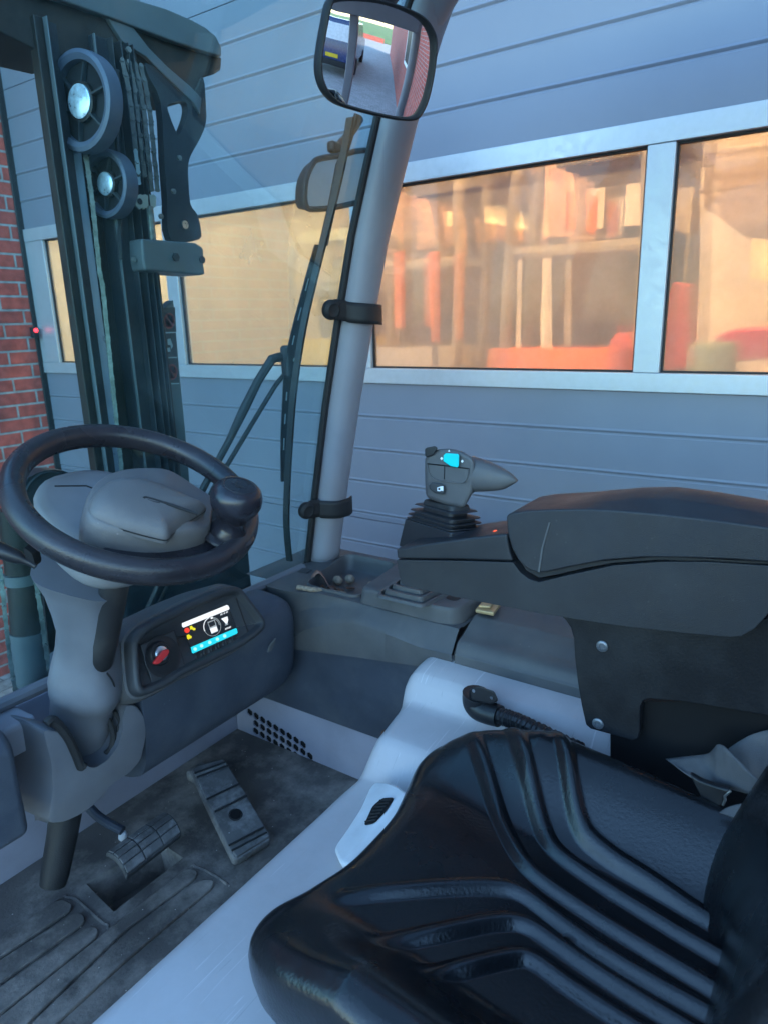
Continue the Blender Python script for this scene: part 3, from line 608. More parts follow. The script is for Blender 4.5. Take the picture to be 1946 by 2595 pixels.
ring_on(990, 446, 92, 84, 2.6, 4.3, E_w, 'dial_arc')
ring_on(990, 446, 80, 74, 4.9, 6.1, E_g, 'gauge_arc')
on(((940, 400), (1015, 372), (1055, 495), (985, 525)), H2, .0003, E_g, 'truck_outline', disp)
on(((950, 410), (1010, 385), (1024, 430), (968, 455)), H2+.0004, .0003, mat('screen_glass', (.012,)*3, .15), 'truck_cabin', disp)
on(((966, 470), (1035, 445), (1050, 492), (985, 520)), H2+.0004, .0003, E_w, 'truck_body', disp)
on(((972, 352), (996, 342), (1000, 362), (978, 370)), H2, .0004, E_w, 'heading_mark', disp)
on(((1085, 365), (1150, 340), (1158, 378), (1150, 415), (1135, 420), (1115, 395)), H2, .0004, E_w, 'battery_symbol', disp)
on(((1125, 428), (1158, 415), (1158, 426), (1128, 438)), H2, .0003, E_g, 'battery_base', disp)
# clock and hour counter: digits as built strokes
SEG = {'0': 'abcdef', '1': 'bc', '3': 'abcdg', '8': 'abcdefg', '5': 'acdfg', '6': 'acdefg'}
def digits(s, x, y, dx, w_, h_):
    for i, ch in enumerate(s):
        ox, oy = x+i*dx, y-i*dx*.41
        if ch == ':':
            for k in (.3, .7): on(((ox+2, oy+h_*k), (ox+5, oy+h_*k-1), (ox+5, oy+h_*k+3), (ox+2, oy+h_*k+4)), H2, .0003, E_w, 'clock_digit', disp)
            continue
        sgs = {'a': (0, 0, 1, 0), 'b': (1, 0, 1, .5), 'c': (1, .5, 1, 1), 'd': (0, 1, 1, 1), 'e': (0, .5, 0, 1), 'f': (0, 0, 0, .5), 'g': (0, .5, 1, .5)}
        mm = MB()
        for c_ in SEG[ch]:
            a0, b0, a1, b1 = sgs[c_]
            p1 = (ox+a0*w_, oy+b0*h_-a0*w_*.41); p2 = (ox+a1*w_, oy+b1*h_-a1*w_*.41)
            hw = 1.3; q = [(p1[0]-hw, p1[1]-hw), (p2[0]+hw, p1[1]-hw if b0 == b1 else p1[1]-hw), (p2[0]+hw, p2[1]+hw), (p1[0]-hw, p2[1]+hw)]
            mm.ext([PP(u, v, PB+NB*H2, NB) for u, v in zd(*q)], NB*.0003)
        build('clock_digit', mm, E_w, disp, flat=True)
digits('10:010', 1072, 318, 14.5, 8, 15)
digits('18880', 1120, 470, 14.5, 8, 15)
for x, y in ((848, 752), (930, 716), (1006, 680), (1082, 645), (1158, 610), (1232, 580)):
    c = PP(*zd((x, y))[0], PB+NB*fl, NB); b = MB(); b.lathe(c, NB, [(.0078, 0), (.0078, .001), (.0065, .0022), (.0052, .0016), (.004, .0006), (.001, .0004)], 20); build('menu_button', b, M_rubber, bez)
# pale scrape on the beam end
o = build('scrape', MB().ext(PL(sc_((832, 443), (842, 408), (875, 366), (866, 396), (848, 438)), y=.963), (0, .004, 0)), mat('scuff', (.085, .083, .083), .6), db, flat=True)

# ---- right console with tray, vent block and latch
co = part('side_console')
zc2 = Z(560, 1400, .458)
XR = 1.09
ridge = PL(zc2((380, 462), (470, 412), (600, 381), (740, 376), (850, 408), (960, 447), (1100, 507), (1278, 553)), x=XR)
seam_ = PL(zc2((380, 530), (470, 545), (600, 562), (740, 580), (850, 596), (960, 612), (1100, 632), (1278, 653)), x=XR-.004)
rim_ = [P(u, v, z=-.600) for u, v in zc2((300, 178), (480, 226), (610, 285), (735, 335), (800, 350), (900, 385), (1060, 418), (1300, 440))]
ZTOP = -.592
rimx = [1.095, 1.115, 1.122, 1.120, 1.118, 1.118, 1.118, 1.118]
ys = [lerp(a.y, a.y, 0) for a in ridge]
def sect(i, front=True):
    r, s = ridge[i], seam_[i]
    y = r.y; rx = rimx[i]
    dep = interp([(0, 1.0), (2, .75), (3, .25), (4, 0), (9, 0)], i)      # the scoop towards the dash
    pts = [V(XR+.02, s.y, s.z-.002), V(XR-.003, s.y, s.z), V(XR-.004, y, lerp(s.z, r.z, .9)), V(XR, y, r.z), V(XR+.005, y, lerp(r.z, ZTOP, .22)),
           V(lerp(XR, rx, .45)+.012*dep, y, lerp(r.z, ZTOP, .5)), V(lerp(XR, rx, .8)+.008*dep, y, lerp(r.z, ZTOP, .85)), V(rx, y, ZTOP+.0005), V(rx+.012, y, ZTOP+.001), V(1.150 if y > 1.03 or y < .86 else 1.139, y, ZTOP+.0008)]
    return pts
secs = [sect(i) for i in range(8)]
f0 = [p+V(0, .09, 0) for p in secs[0]]
rows2 = [f0]+secs
cols = list(zip(*rows2)); cols = [spline(list(c), 6) for c in cols]; rows2 = [list(r) for r in zip(*cols)]
YS = secs[-1][0].y
b = MB(); b.loft(rows2, closed=False); build('console_shell', b, M_plastic, co, ang=30)
# top deck with the tray opening
deck_o = [V(1.13, YS, ZTOP), V(1.13, 1.20, ZTOP), V(1.40, 1.20, ZTOP), V(1.40, YS, ZTOP)]
tr = inset_round([P(u, v, z=ZTOP) for u, v in zc2((428, 190), (735, 262), (975, 98), (720, 50), (640, 50))], .022)
tr = inset_round([V(1.142, 1.018, ZTOP), V(1.142, .868, ZTOP), V(1.362, .905, ZTOP), V(1.362, 1.065, ZTOP)], .03, 6)
def tri_deck(outer, hole, z, name, m_, par):
    mm = MB(); O = [mm.b.verts.new(p) for p in outer]; I = [mm.b.verts.new(p) for p in hole]
    eo = [mm.b.edges.new((O[i], O[(i+1) % len(O)])) for i in range(len(O))]; ei = [mm.b.edges.new((I[i], I[(i+1) % len(I)])) for i in range(len(I))]
    bmesh.ops.triangle_fill(mm.b, edges=eo+ei, use_beauty=True)
    return build(name, mm, m_, par, flat=True)
tri_deck(deck_o, tr, ZTOP, 'console_deck', M_plastic, co)
tc_ = sum(tr, V(0, 0, 0))/len(tr)
def shr(f, dz): return [tc_+(p-tc_)*f+V(0, 0, dz) for p in tr]
b = MB(); b.loft([shr(1.05, .0005), shr(1.045, .006), shr(1.02, .007), shr(1.0, .003), shr(.985, -.008), shr(.955, -.031), shr(.93, -.036)], cap0=False); build('tray', b, M_plastic, co, ang=60)
b = MB(); b.prism([V(1.40, YS, ZTOP+.0), V(1.40, 1.2, ZTOP), V(1.40, 1.2, -.95), V(1.40, YS, -.95)], [V(1.43, YS, ZTOP-.02), V(1.43, 1.2, ZTOP-.02), V(1.43, 1.2, -.95), V(1.43, YS, -.95)]); build('console_wall', b, M_plastic, co, flat=True)
# front corner strip between the dash and the tray, with a small sunk plug
b = MB(); q = [P(u, v, z=ZTOP+.0012) for u, v in zc2((425, 108), (452, 88), (505, 96), (478, 116))]; b.ext(q, (0, 0, .001)); build('blank_plug', b, M_plastic2, co, flat=True)
# raised vent block
vb = [P(u, v, z=-.575) for u, v in zc2((800, 252), (1000, 120), (1400, 200), (1262, 345), (1230, 372), (1180, 378), (1100, 365), (900, 318), (830, 285))]
vb = [V(1.126, .850, 0), V(1.345, .875, 0), V(1.36, .60, 0), V(1.145, .612, 0), V(1.128, .625, 0), V(1.122, .66, 0)]
vbr = inset_round(vb, .02)
cv = sum(vbr, V(0, 0, 0))/len(vbr)
b = MB(); b.loft([[V(cv.x+(p.x-cv.x)*f, cv.y+(p.y-cv.y)*f, z) for p in vbr] for f, z in ((1.03, ZTOP), (1.0, -.566), (.985, -.560), (.96, -.557))]); build('vent_block', b, M_plastic, co, ang=50)
gc = [P(u, v, z=-.553) for u, v in zc2((850, 238), (985, 135), (1330, 190), (1115, 300))]
gcc = P(*zc2((1090, 188))[0], z=-.553); R = []
for f, z in ((1.0, -.557), (.97, -.551), (.90, -.551), (.87, -.560), (.83, -.560), (.80, -.543), (.72, -.543), (.69, -.556), (.65, -.556), (.62, -.536), (.54, -.536), (.51, -.550), (.47, -.550), (.44, -.530), (.36, -.530), (.33, -.545), (.29, -.545), (.26, -.525), (.1, -.524)):
    R.append([V(p.x, p.y, z) for p in inset_round([gcc+(p-gcc)*f for p in gc], .012*f+.003)])
b = MB(); b.loft(R, cap0=False); build('lever_gaiter', b, M_plastic, co, ang=25)
b = MB(); b.ext(inset_round([V(1.165, .662, -.5565), V(1.165, .634, -.5565), V(1.31, .634, -.5565), V(1.31, .662, -.5565)], .012), (0, 0, .0006)); build('hand_slot', b, M_gasket, co)
# rear half of the console behind the joint
rg = PL([(1145, 1651), (1300, 1690), (1450, 1728)], x=XR); sg = PL([(1145, 1698), (1300, 1727), (1460, 1762)], x=XR)
prof = [V(XR+.02, 0, seam_[-1].z), V(XR-.003, 0, seam_[-1].z), V(XR-.003, 0, ridge[-1].z-.006), V(XR, 0, ridge[-1].z+.002), V(XR+.012, 0, ridge[-1].z+.02), V(XR+.035, 0, -.602), V(XR+.07, 0, -.586), V(1.2, 0, -.580), V(1.40, 0, -.582)]
b = MB(); YR = YS-.005
b.loft([[V(p.x, y, p.z) for p in spline(prof, 5)] for y in (YR, YR-.2, YR-.6, YR-1.1)], closed=False); build('console_cover', b, M_plastic, co, ang=60)
b = MB(); b.prism([V(p.x+.006, YS+.001, p.z-.004) for p in prof]+[V(1.40, YS+.001, -.8)], [V(p.x+.006, YR-.001, p.z-.004) for p in prof]+[V(1.40, YR-.001, -.8)]); build('joint_gap', b, M_gasket, co, flat=True)
lt = [P(u, v, z=-.574) for u, v in ((1203, 1553), (1222, 1531), (1268, 1536), (1250, 1562))]
b = MB(); b.ext(lt, (0, 0, .008)); build('latch_plate', b, M_brass, co, bev=.002)
lt2 = [lt[0].lerp(lt[2], .12), lt[1].lerp(lt[3], .12), lt[2].lerp(lt[0], .3), lt[3].lerp(lt[1], .3)]
b = MB(); b.ext([p+V(0, 0, .0082) for p in lt2], (0, 0, .006)); build('latch_lever', b, M_brass, co, bev=.002)

# loose things lying in the tray
ZTR = ZTOP-.034
def tp(x, y): q = P(*zc2((x, y))[0], z=ZTR); return q
def dbl(name, lab, cat, mb_, m_, grp=None, **k): return tag(build(name, mb_, m_, **k), lab, cat, grp)
def nut(c, r):
    mm = MB(); bmesh.ops.create_icosphere(mm.b, subdivisions=3, radius=r)
    for v in mm.b.verts:
        d = noise.noise(v.co*70)*.12; v.co = v.co*(1+d); v.co.z *= .9; v.co += c
    return mm
dbl('walnut', 'small brown nut lying in the tray, nearer to the curled leaf', 'nut', nut(tp(648, 178)+V(0, 0, .012), .0125), M_nut, 'nuts lying in the console tray')
dbl('walnut', 'small brown nut in the tray, nearer to the armrest', 'nut', nut(tp(715, 172)+V(0, 0, .012), .0125), M_nut, 'nuts lying in the console tray')
dbl('bark_chip', 'flat tan bark chip lying in the tray next to the vent block', 'bark', nut(tp(830, 196)+V(0, 0, .008), .0095), M_nut)
lp = []
for i in range(13):
    t = i/12; a = tp(lerp(480, 625, t), lerp(205, 225, t))+V(0, 0, .008+.040*sin(pi*min(1, t*1.15))**1.2)
    lp.append([a+V(-.012+.006*t, -.014, .0+.005*sin(6*t)), a+V(0, 0, .006), a+V(.014, .012, -.002)])
b = MB(); b.loft(lp, closed=False); dbl('dry_leaf', 'curled reddish brown dry leaf standing up in the console tray', 'leaf', b, M_leaf, sol=.0015)
b = MB(); b.tube([P(*zc2((425, 192))[0], z=ZTOP+.008), P(*zc2((510, 205))[0], z=ZTOP+.006), P(*zc2((600, 216))[0], z=ZTOP-.006), P(*zc2((690, 232))[0], z=ZTOP-.02)], lambda t: .006+.002*sin(9*t), 8); dbl('twig', 'thin straight twig lying along the near edge of the tray', 'twig', b, M_nut)
b = MB()
for k in range(7):
    c = tp(random.uniform(560, 720), random.uniform(205, 240))+V(0, 0, .005); a = random.uniform(0, 3)
    b.obox(c, V(cos(a), sin(a), .2).normalized(), V(-sin(a), cos(a), 0), V(0, 0, 1), random.uniform(.008, .018), random.uniform(.004, .008), .002)
tag(build('leaf_litter', b, M_brown, flat=True), 'crumbled brown leaf bits on the tray floor', 'litter', kind='stuff')

# ---- driver seat
st = part('driver_seat')
CXS = .635
half = [(0, .478), (.06, .481), (.12, .497), (.175, .506), (.222, .486), (.252, .43), (.262, .36), (.266, .27), (.262, .17), (.25, .07), (.235, -.03), (.20, -.12), (.10, -.15), (0, -.15)]
outl = [V(x, y, 0) for x, y in half]+[V(-x, y, 0) for x, y in half[-2:0:-1]]
NA = 620
sp = spline(outl, 24, True)
cum = [0]
for a, c in zip(sp, sp[1:]+sp[:1]): cum.append(cum[-1]+(c-a).length)
bd = []
j = 0
for k in range(NA):
    d = cum[-1]*k/NA
    while cum[j+1] < d: j += 1
    a, c = sp[j], sp[(j+1) % len(sp)]; bd.append(a.lerp(c, (d-cum[j])/max(1e-9, cum[j+1]-cum[j])))
z4 = Z(600, 1780, .8113)
RID = [((715, 150), (790, 300), (850, 420), (900, 490), (960, 535), (1150, 640), (1430, 790), (1700, 950)),
       ((830, 140), (900, 290), (950, 390), (1000, 450), (1200, 560), (1440, 690), (1700, 830)),
       ((970, 150), (1020, 290), (1060, 400), (1130, 450), (1300, 530), (1440, 605), (1700, 740)),
       ((300, 630), (450, 608), (650, 575), (820, 557), (900, 572), (1000, 640), (1200, 760), (1400, 860), (1700, 1020)),
       ((400, 770), (600, 720), (800, 660), (900, 655), (1000, 712), (1200, 832), (1400, 940), (1700, 1120)),
       ((530, 860), (700, 810), (870, 755), (930, 762), (1050, 840), (1250, 955), (1420, 1040), (1700, 1200))]
def chaikin(p, n=3):
    for _ in range(n):
        q = [p[0]]
        for a, c in zip(p, p[1:]): q += [a.lerp(c, .25), a.lerp(c, .75)]
        p = q+[p[-1]]
    return p
RID = [chaikin([p-V(CXS, 0, 0) for p in [P(u, v, z=-.672) for u, v in z4(*r)]]) for r in RID]
import numpy as np
def np_s(a, b, x):
    t = np.clip((x-a)/(b-a), 0, 1); return t*t*(3-2*t)
def seat_h(u, y):
    au = np.abs(u)
    z = np.interp(y, [-.15, .0, .10, .18, .25, .31, .36, .40, .44, .47, .50], [-.702, -.702, -.700, -.695, -.687, -.679, -.672, -.667, -.664, -.664, -.668])
    wv = np.interp(y, [-.1, .2, .33, .42, .48, .55], [1, 1, .95, .5, .15, .1])
    z = z+.088*wv*np_s(.115, .235, au)+.008*np_s(.10, .2, au)*np_s(.38, .47, y)
    best = np.zeros_like(z)
    for R in RID:
        dm = np.full(z.shape, 1e9); tt = np.zeros_like(z)
        for i in range(len(R)-1):
            a, c = R[i], R[i+1]; ex, ey = c.x-a.x, c.y-a.y
            t = np.clip(((u-a.x)*ex+(y-a.y)*ey)/(ex*ex+ey*ey+1e-12), 0, 1)
            d = np.hypot(a.x+ex*t-u, a.y+ey*t-y); k = d < dm
            dm = np.where(k, d, dm); tt = np.where(k, i+t, tt)
        q = np.clip(dm/.0138, 0, 1)
        best = np.maximum(best, (1-q**2.0)**1.6*np_s(0, 14, tt))
    return z+.0115*best
NA2, NRr = 620, 130
bx_ = np.array([p.x for p in bd]); by_ = np.array([p.y for p in bd]); c_ = V(0, .2, 0)
Lr = np.hypot(bx_, by_-.2)
rings = []
for k in range(1, NRr+1):
    f = (k/NRr)**.85
    X = bx_*f; Y = .2+(by_-.2)*f; Zr = seat_h(X, Y)
    de = Lr*(1-f); Rr = .038; t = np.clip(1-de/Rr, 0, 1); Zr = Zr-Rr*(1-np.sqrt(1-t*t))*.8
    rings.append([V(CXS+x, y, z) for x, y, z in zip(X, Y, Zr)])
low = rings[-1]
for dz, f in ((-.012, 1.0), (-.03, .995), (-.055, .98), (-.075, .95)):
    rings.append([V(CXS+(p.x-CXS)*f, c_.y+(p.y-c_.y)*f, p.z+dz) for p in low])
b = MB(); b.loft(rings, cap0=True, cap1=True)
M_leather = mat('black_leatherette', (.0085, .0090, .0105), .25, var=.25, vscale=10, rvar=.06, spec=.42)
t = M_leather.node_tree; N = t.nodes; L = t.links; bs = N['Principled BSDF']
tcx = N.new('ShaderNodeTexCoord'); vo = N.new('ShaderNodeTexNoise'); vo.inputs['Scale'].default_value = 240; vo.inputs['Detail'].default_value = 3; L.new(tcx.outputs['Object'], vo.inputs['Vector'])
mpx = N.new('ShaderNodeMapping'); mpx.inputs['Rotation'].default_value = (0, 0, .7); mpx.inputs['Scale'].default_value = (16, 70, 30); L.new(tcx.outputs['Object'], mpx.inputs[0])
n2 = N.new('ShaderNodeTexNoise'); n2.inputs['Scale'].default_value = 2.2; n2.inputs['Detail'].default_value = 6; n2.inputs['Distortion'].default_value = 1.2; L.new(mpx.outputs[0], n2.inputs['Vector'])
ad = N.new('ShaderNodeMath'); ad.operation = 'MULTIPLY_ADD'; ad.inputs[1].default_value = .45; L.new(n2.outputs[0], ad.inputs[0]); L.new(vo.outputs[0], ad.inputs[2])
bp_ = N.new('ShaderNodeBump'); bp_.inputs['Strength'].default_value = .24; bp_.inputs['Distance'].default_value = .0016; L.new(ad.outputs[0], bp_.inputs['Height']); L.new(bp_.outputs[0], bs.inputs['Normal'])
build('cushion', b, M_leather, st, ang=180)
# backrest: a thick rounded slab leaning back
b = MB(); R = []
for k in range(36):
    t_ = k/35; z = lerp(-.715, -.02, t_)
    hwid = interp([(0, .12), (.05, .185), (.12, .215), (.3, .225), (.6, .225), (.85, .20), (.95, .14), (1, .05)], t_); th = .062*min(1, sqrt(max(.02, 1-abs(2*t_-1)**6)))
    yc = .015-.36*(z+.70)
    ring = []
    for a in range(40):
        q = 2*pi*a/40; cx_, sy_ = cos(q), sin(q)
        ex = math.copysign(abs(cx_)**.7, cx_); ey = math.copysign(abs(sy_)**.7, sy_)
        wing = .055*sstep(.4, 1, abs(ex))
        ring.append(V(CXS+hwid*ex, yc+th*ey+wing, z))
    R.append(ring)
b.loft(R); build('backrest', b, M_leather, st, sub=1)
# seat base, suspension bellows and the white release lever in front
b = MB(); b.ext(inset_round([V(.43, .40, HOOD+.001), V(.85, .40, HOOD+.001), V(.85, -.1, HOOD+.001), V(.43, -.1, HOOD+.001)], .04), (0, 0, .045)); build('seat_base', b, M_black, st, bev=.006)
zw = Z(600, 1780, .8113)
lv = [PP(u, v, V(.68, .53, -.735), V(-.15, .5, .85).normalized()) for u, v in zw((300, 455), (340, 400), (385, 330), (412, 268), (432, 246), (470, 246), (502, 258), (530, 280), (560, 320), (470, 470), (380, 520), (320, 500))]
nl = V(-.15, .5, .85).normalized()
b = MB(); b.ext(inset_round(lv, .012), -nl*.03); build('release_lever', b, M_white, st, bev=.006, seg=3)
hl = [PP(u, v, V(.68, .53, -.735)+nl*.0012, nl) for u, v in zw((398, 385), (425, 325), (455, 300), (492, 298), (470, 335), (430, 378))]
b = MB(); b.ext(inset_round(hl, .006), nl*.0008); build('lever_recess', b, M_dark, st, flat=True)
for k in range(7):
    a = hl[0].lerp(hl[2], .1+.13*k); c = hl[5].lerp(hl[3], .1+.13*k); b = MB(); b.tube([a+nl*.002, c+nl*.002], .0016, 6); build('recess_rib', b, M_gasket, st)

# ---- seat belt
sbp = part('seat_belt')
def ribbon(pa, pb, n=10): 
    A_, B_ = spline(pa, n), spline(pb, n); m2 = MB(); rows = []
    for a, c in zip(A_, B_): rows.append([a.lerp(c, k/6) for k in range(7)])
    m2.loft(rows, closed=False); return m2
zs = Z(1600, 1750, .226)
def ds(lst): return [P(*zs((u, v))[0], x=x) for u, v, x in lst]
b = ribbon(ds([(380, 770, .93), (560, 745, .93), (720, 728, .93), (860, 705, .925), (930, 640, .915), (960, 605, .912), (1010, 610, .908), (1070, 655, .90), (1200, 790, .89), (1330, 920, .88), (1470, 1040, .87)]), ds([(560, 900, .905), (680, 985, .90), (790, 1035, .90), (900, 1062, .90), (960, 1075, .897), (1010, 1085, .895), (1060, 1095, .892), (1120, 1110, .89), (1220, 1135, .885), (1300, 1155, .88), (1400, 1170, .87)])); build('lap_strap', b, M_belt, sbp, sol=.0018, ang=180)
b = ribbon(ds([(1080, 650, .95), (1200, 570, .95), (1340, 495, .955), (1520, 445, .96), (1720, 430, .97)]), ds([(1300, 900, .94), (1370, 985, .94), (1440, 1000, .945), (1560, 960, .95), (1750, 900, .96)])); build('retractor_strap', b, M_belt, sbp, sol=.0018, ang=180)
b = MB(); q = ds([(640, 940, .875), (780, 1030, .875), (940, 1080, .87), (1105, 1120, .865), (1040, 1185, .865), (1025, 1290, .865), (900, 1340, .87), (800, 1250, .875), (720, 1100, .875)]); b.ext(q, (.012, 0, 0)); build('buckle', b, M_black, sbp, bev=.003)
b = MB(); b.tube(ds([(1105, 1125, .86), (1040, 1185, .86), (1045, 1225, .86), (1020, 1285, .86)]), .0016, 8); build('buckle_tongue', b, M_steel, sbp)
b = ribbon(ds([(980, 1370, .84), (1100, 1300, .84), (1350, 1240, .84)]), ds([(1120, 1420, .83), (1250, 1430, .83), (1380, 1420, .83)])); build('belt_strap', b, M_belt, sbp, sol=.0018, ang=180)

# ---- armrest with its bracket
ar = part('armrest')
z8 = Z(960, 1100, .5943)
XA = .90; XB = 1.005
def slab(pts, x0, x1, shrink=0.0, dz=0):
    A_ = PL(z8(*pts), x=x0); m2 = MB(); m2.prism(A_, [p+V(x1-x0, 0, dz) for p in A_]); return m2
lowp = [(70, 490), (74, 540), (88, 610), (96, 638), (115, 650), (200, 668), (400, 710), (700, 768), (1000, 815), (1300, 850), (1500, 866), (1545, 862), (1600, 830), (1650, 775), (1700, 700), (1850, 700), (1850, 520), (1659, 562), (1400, 545), (1200, 545), (1000, 560), (850, 592), (750, 615), (680, 632), (640, 620), (600, 590), (570, 548), (350, 541), (76, 537)]
b = slab(lowp[1:], XA, XB); build('arm_body', b, M_arm, ar, bev=.005, seg=3)
deckp = [(72, 490), (200, 468), (400, 440), (545, 425), (548, 460), (556, 500), (570, 544), (350, 537), (76, 533)]
b = slab(deckp, XA+.001, XB-.001); build('arm_deck', b, M_arm, ar, bev=.004, seg=2)
lid = [(540, 355), (548, 342), (570, 336), (640, 326), (760, 321), (900, 320), (1050, 329), (1200, 342), (1400, 364), (1659, 398), (1860, 425), (1860, 560), (1659, 548), (1500, 536), (1300, 529), (1130, 527), (960, 540), (800, 570), (720, 588), (680, 592), (650, 585), (620, 568), (590, 535), (565, 490), (548, 430)]
A_ = PL(z8(*lid), x=XA-.004)
crown = PL(z8((590, 322), (640, 309), (760, 288), (860, 271), (1000, 247), (1150, 233), (1250, 233), (1400, 250), (1659, 299), (1860, 345)), x=.96)
R = []
b = MB()
nT = 10
for xx, f in ((XA-.004, 0), (XA+.002, .10), (XA+.015, .45), (.925, .75), (.945, .95), (.96, 1), (.978, .95), (.995, .7), (1.006, .25), (1.010, 0)):
    ring = []
    for i, p in enumerate(A_):
        q = V(xx, p.y, p.z)
        if 1 <= i <= 10:
            zc_ = interp(sorted([(c.y, c.z) for c in crown]), p.y); q.z = lerp(p.z, max(zc_, p.z), f)
        R_ = q; ring.append(R_)
    R.append(ring)
b.loft(R); build('arm_lid', b, M_arm, ar, bev=.0035, seg=3)
b = slab([(560, 440), (585, 512), (625, 580), (682, 612), (760, 598), (880, 570), (1000, 548), (1200, 535), (1659, 553), (1659, 545), (1200, 522), (900, 545), (700, 580), (620, 550)], XA+.006, XB-.006); build('lid_gap', b, M_gasket, ar, flat=True)
scr = slab([(722, 378), (728, 378), (700, 480), (683, 590), (676, 588), (690, 490)], XA-.0055, XA-.004); build('lid_scrape', scr, mat('scuff', (.085, .083, .083), .6), ar, flat=True)
ledp = P(*z8((500, 423))[0], x=.93); b = MB(); b.lathe(V(.93, ledp.y, ledp.z+.002), V(0, 0, 1), [(.006, -.006), (.006, .0005), (.004, .0018), (.001, .002)], 16); build('status_led', b, emis('orange_led', (1, .10, .03), 2.2), ar)
# bracket plates under the armrest
br = part('armrest_bracket')
XK = .955
bk = [(765, 770), (790, 790), (815, 825), (828, 870), (832, 950), (845, 1060), (862, 1160), (880, 1240), (900, 1258), (1000, 1285), (1080, 1308), (1102, 1300), (1110, 1270), (1113, 1160), (1125, 1138), (1150, 1130), (1300, 1142), (1659, 1202), (1900, 1240), (1900, 760), (1500, 800), (1100, 760)]
b = slab(bk, XK, XK+.02); build('side_plate', b, M_black2 if 'M_black2' in globals() else mat('bracket_black', (.008, .0085, .011), .55, spec=.25, dust=.15, dustcol=(.1, .1, .1), bump=.2), br, bev=.002)
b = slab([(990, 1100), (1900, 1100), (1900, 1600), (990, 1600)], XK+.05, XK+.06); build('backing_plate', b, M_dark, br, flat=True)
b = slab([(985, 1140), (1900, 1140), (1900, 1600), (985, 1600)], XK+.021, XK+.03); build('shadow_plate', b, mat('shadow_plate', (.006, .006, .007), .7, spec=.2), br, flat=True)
for q in ((950, 905), (932, 1235)):
    c = P(*z8(q)[0], x=XK-.001); b = MB(); b.lathe(c, V(-1, 0, 0), [(.0088, -.001), (.0088, .001), (.007, .0022), (.0045, .0022), (.0043, .0006), (.001, .0006)], 20); build('bolt', b, mat('bolt_zinc', (.16, .17, .19), .4, metal=.6), br)

# ---- joystick on the armrest tip
jp = part('joystick')
zj = Z(980, 1100, .217)
def jpl(pts, x): return PL(zj(*pts), x=x)
XJ0 = .925; XJ1 = 1.03
# pedestal box
base_t = jpl([(205, 990), (740, 1160), (1130, 1110)], .93)
def bx(pts): return [P(*zj((u, v))[0], x=x) for u, v, x in pts]
pt = bx([(750, 1155, .928), (205, 990, .985), (560, 940, 1.06), (1130, 1110, .985)])
pb = bx([(700, 1420, .924), (130, 1310, .985), (480, 1250, 1.07), (1180, 1300, .985)])
for p in pb: p.z = min(p.z, -.335)
b = MB(); b.prism(inset_round(pb, .006), inset_round(pt, .006)); build('pedestal', b, M_arm, jp, bev=.003)
# bellows: stacked rounded rings shrinking upward and leaning
cb = sum(pt, V(0, 0, 0))/4
ax1 = (pt[1]-pt[0]); ax2 = (pt[3]-pt[0])
jt = P(*zj((690, 800))[0], x=.982)
R = []
for t_, wv in ((-.02, .90), (.04, 1.0), (.08, .99), (.12, .86), (.20, .86), (.25, .98), (.29, .97), (.33, .82), (.42, .80), (.47, .93), (.51, .92), (.55, .62), (.70, .58), (.75, .84), (.80, .80), (.84, .55), (.97, .55)):
    cc = cb.lerp(jt, t_)
    q = [cc-ax1*.5*wv-ax2*.5*wv, cc+ax1*.5*wv-ax2*.5*wv, cc+ax1*.5*wv+ax2*.5*wv, cc-ax1*.5*wv+ax2*.5*wv]
    R.append(inset_round(q, .010))
b = MB(); b.loft(R); build('bellows', b, M_arm, jp, ang=40)
q = [jt-ax1*.33-ax2*.33-V(0, 0, .012), jt+ax1*.33-ax2*.33-V(0, 0, .012), jt+ax1*.33+ax2*.33-V(0, 0, .012), jt-ax1*.33+ax2*.33-V(0, 0, .012)]
b = MB(); b.prism(inset_round(q, .01), [p+V(0, 0, .012) for p in inset_round([jt+(p-jt)*.9 for p in q], .01)]); build('collar', b, M_rubber, jp, bev=.002)
gp = [(455, 740), (447, 600), (444, 430), (446, 290), (470, 240), (550, 190), (640, 172), (720, 170), (800, 180), (880, 205), (960, 250), (1020, 290), (1030, 420), (1020, 560), (1000, 680), (970, 740), (935, 800), (905, 870), (760, 850), (600, 800)]
b = MB(); b.prism(jpl(gp, .957), jpl(gp, 1.003)); build('grip', b, M_plastic, jp, bev=.008, seg=4)
R = []
for k in range(12):
    t_ = k/11; u = lerp(985, 1520, t_); top = interp([(985, 262), (1100, 300), (1200, 335), (1320, 390), (1430, 450), (1500, 510), (1520, 540)], u); bot = interp([(985, 700), (1040, 668), (1250, 662), (1360, 650), (1430, 612), (1490, 575), (1520, 552)], u)
    a = P(*zj((u, top))[0], x=.98); c = P(*zj((u, bot))[0], x=.98); hx_ = lerp(.024, .004, t_**1.6)
    mid = (a+c)/2; hh = (a-c)/2
    R.append([mid+hh*math.copysign(abs(sin(2*pi*j/20))**.8, sin(2*pi*j/20))+V(hx_*math.copysign(abs(cos(2*pi*j/20))**.8, cos(2*pi*j/20)), 0, 0) for j in range(20)])
b = MB(); b.loft(R); build('grip_nose', b, M_plastic, jp, ang=60)
b = MB(); b.prism(jpl([(442, 170), (470, 155), (560, 138), (590, 160), (585, 185), (555, 215), (550, 240), (465, 275), (443, 255)], .952), jpl([(442, 170), (470, 155), (560, 138), (590, 160), (585, 185), (555, 215), (550, 240), (465, 275), (443, 255)], 1.008)); build('rocker_switch', b, M_black, jp, bev=.003)
XG = .9565
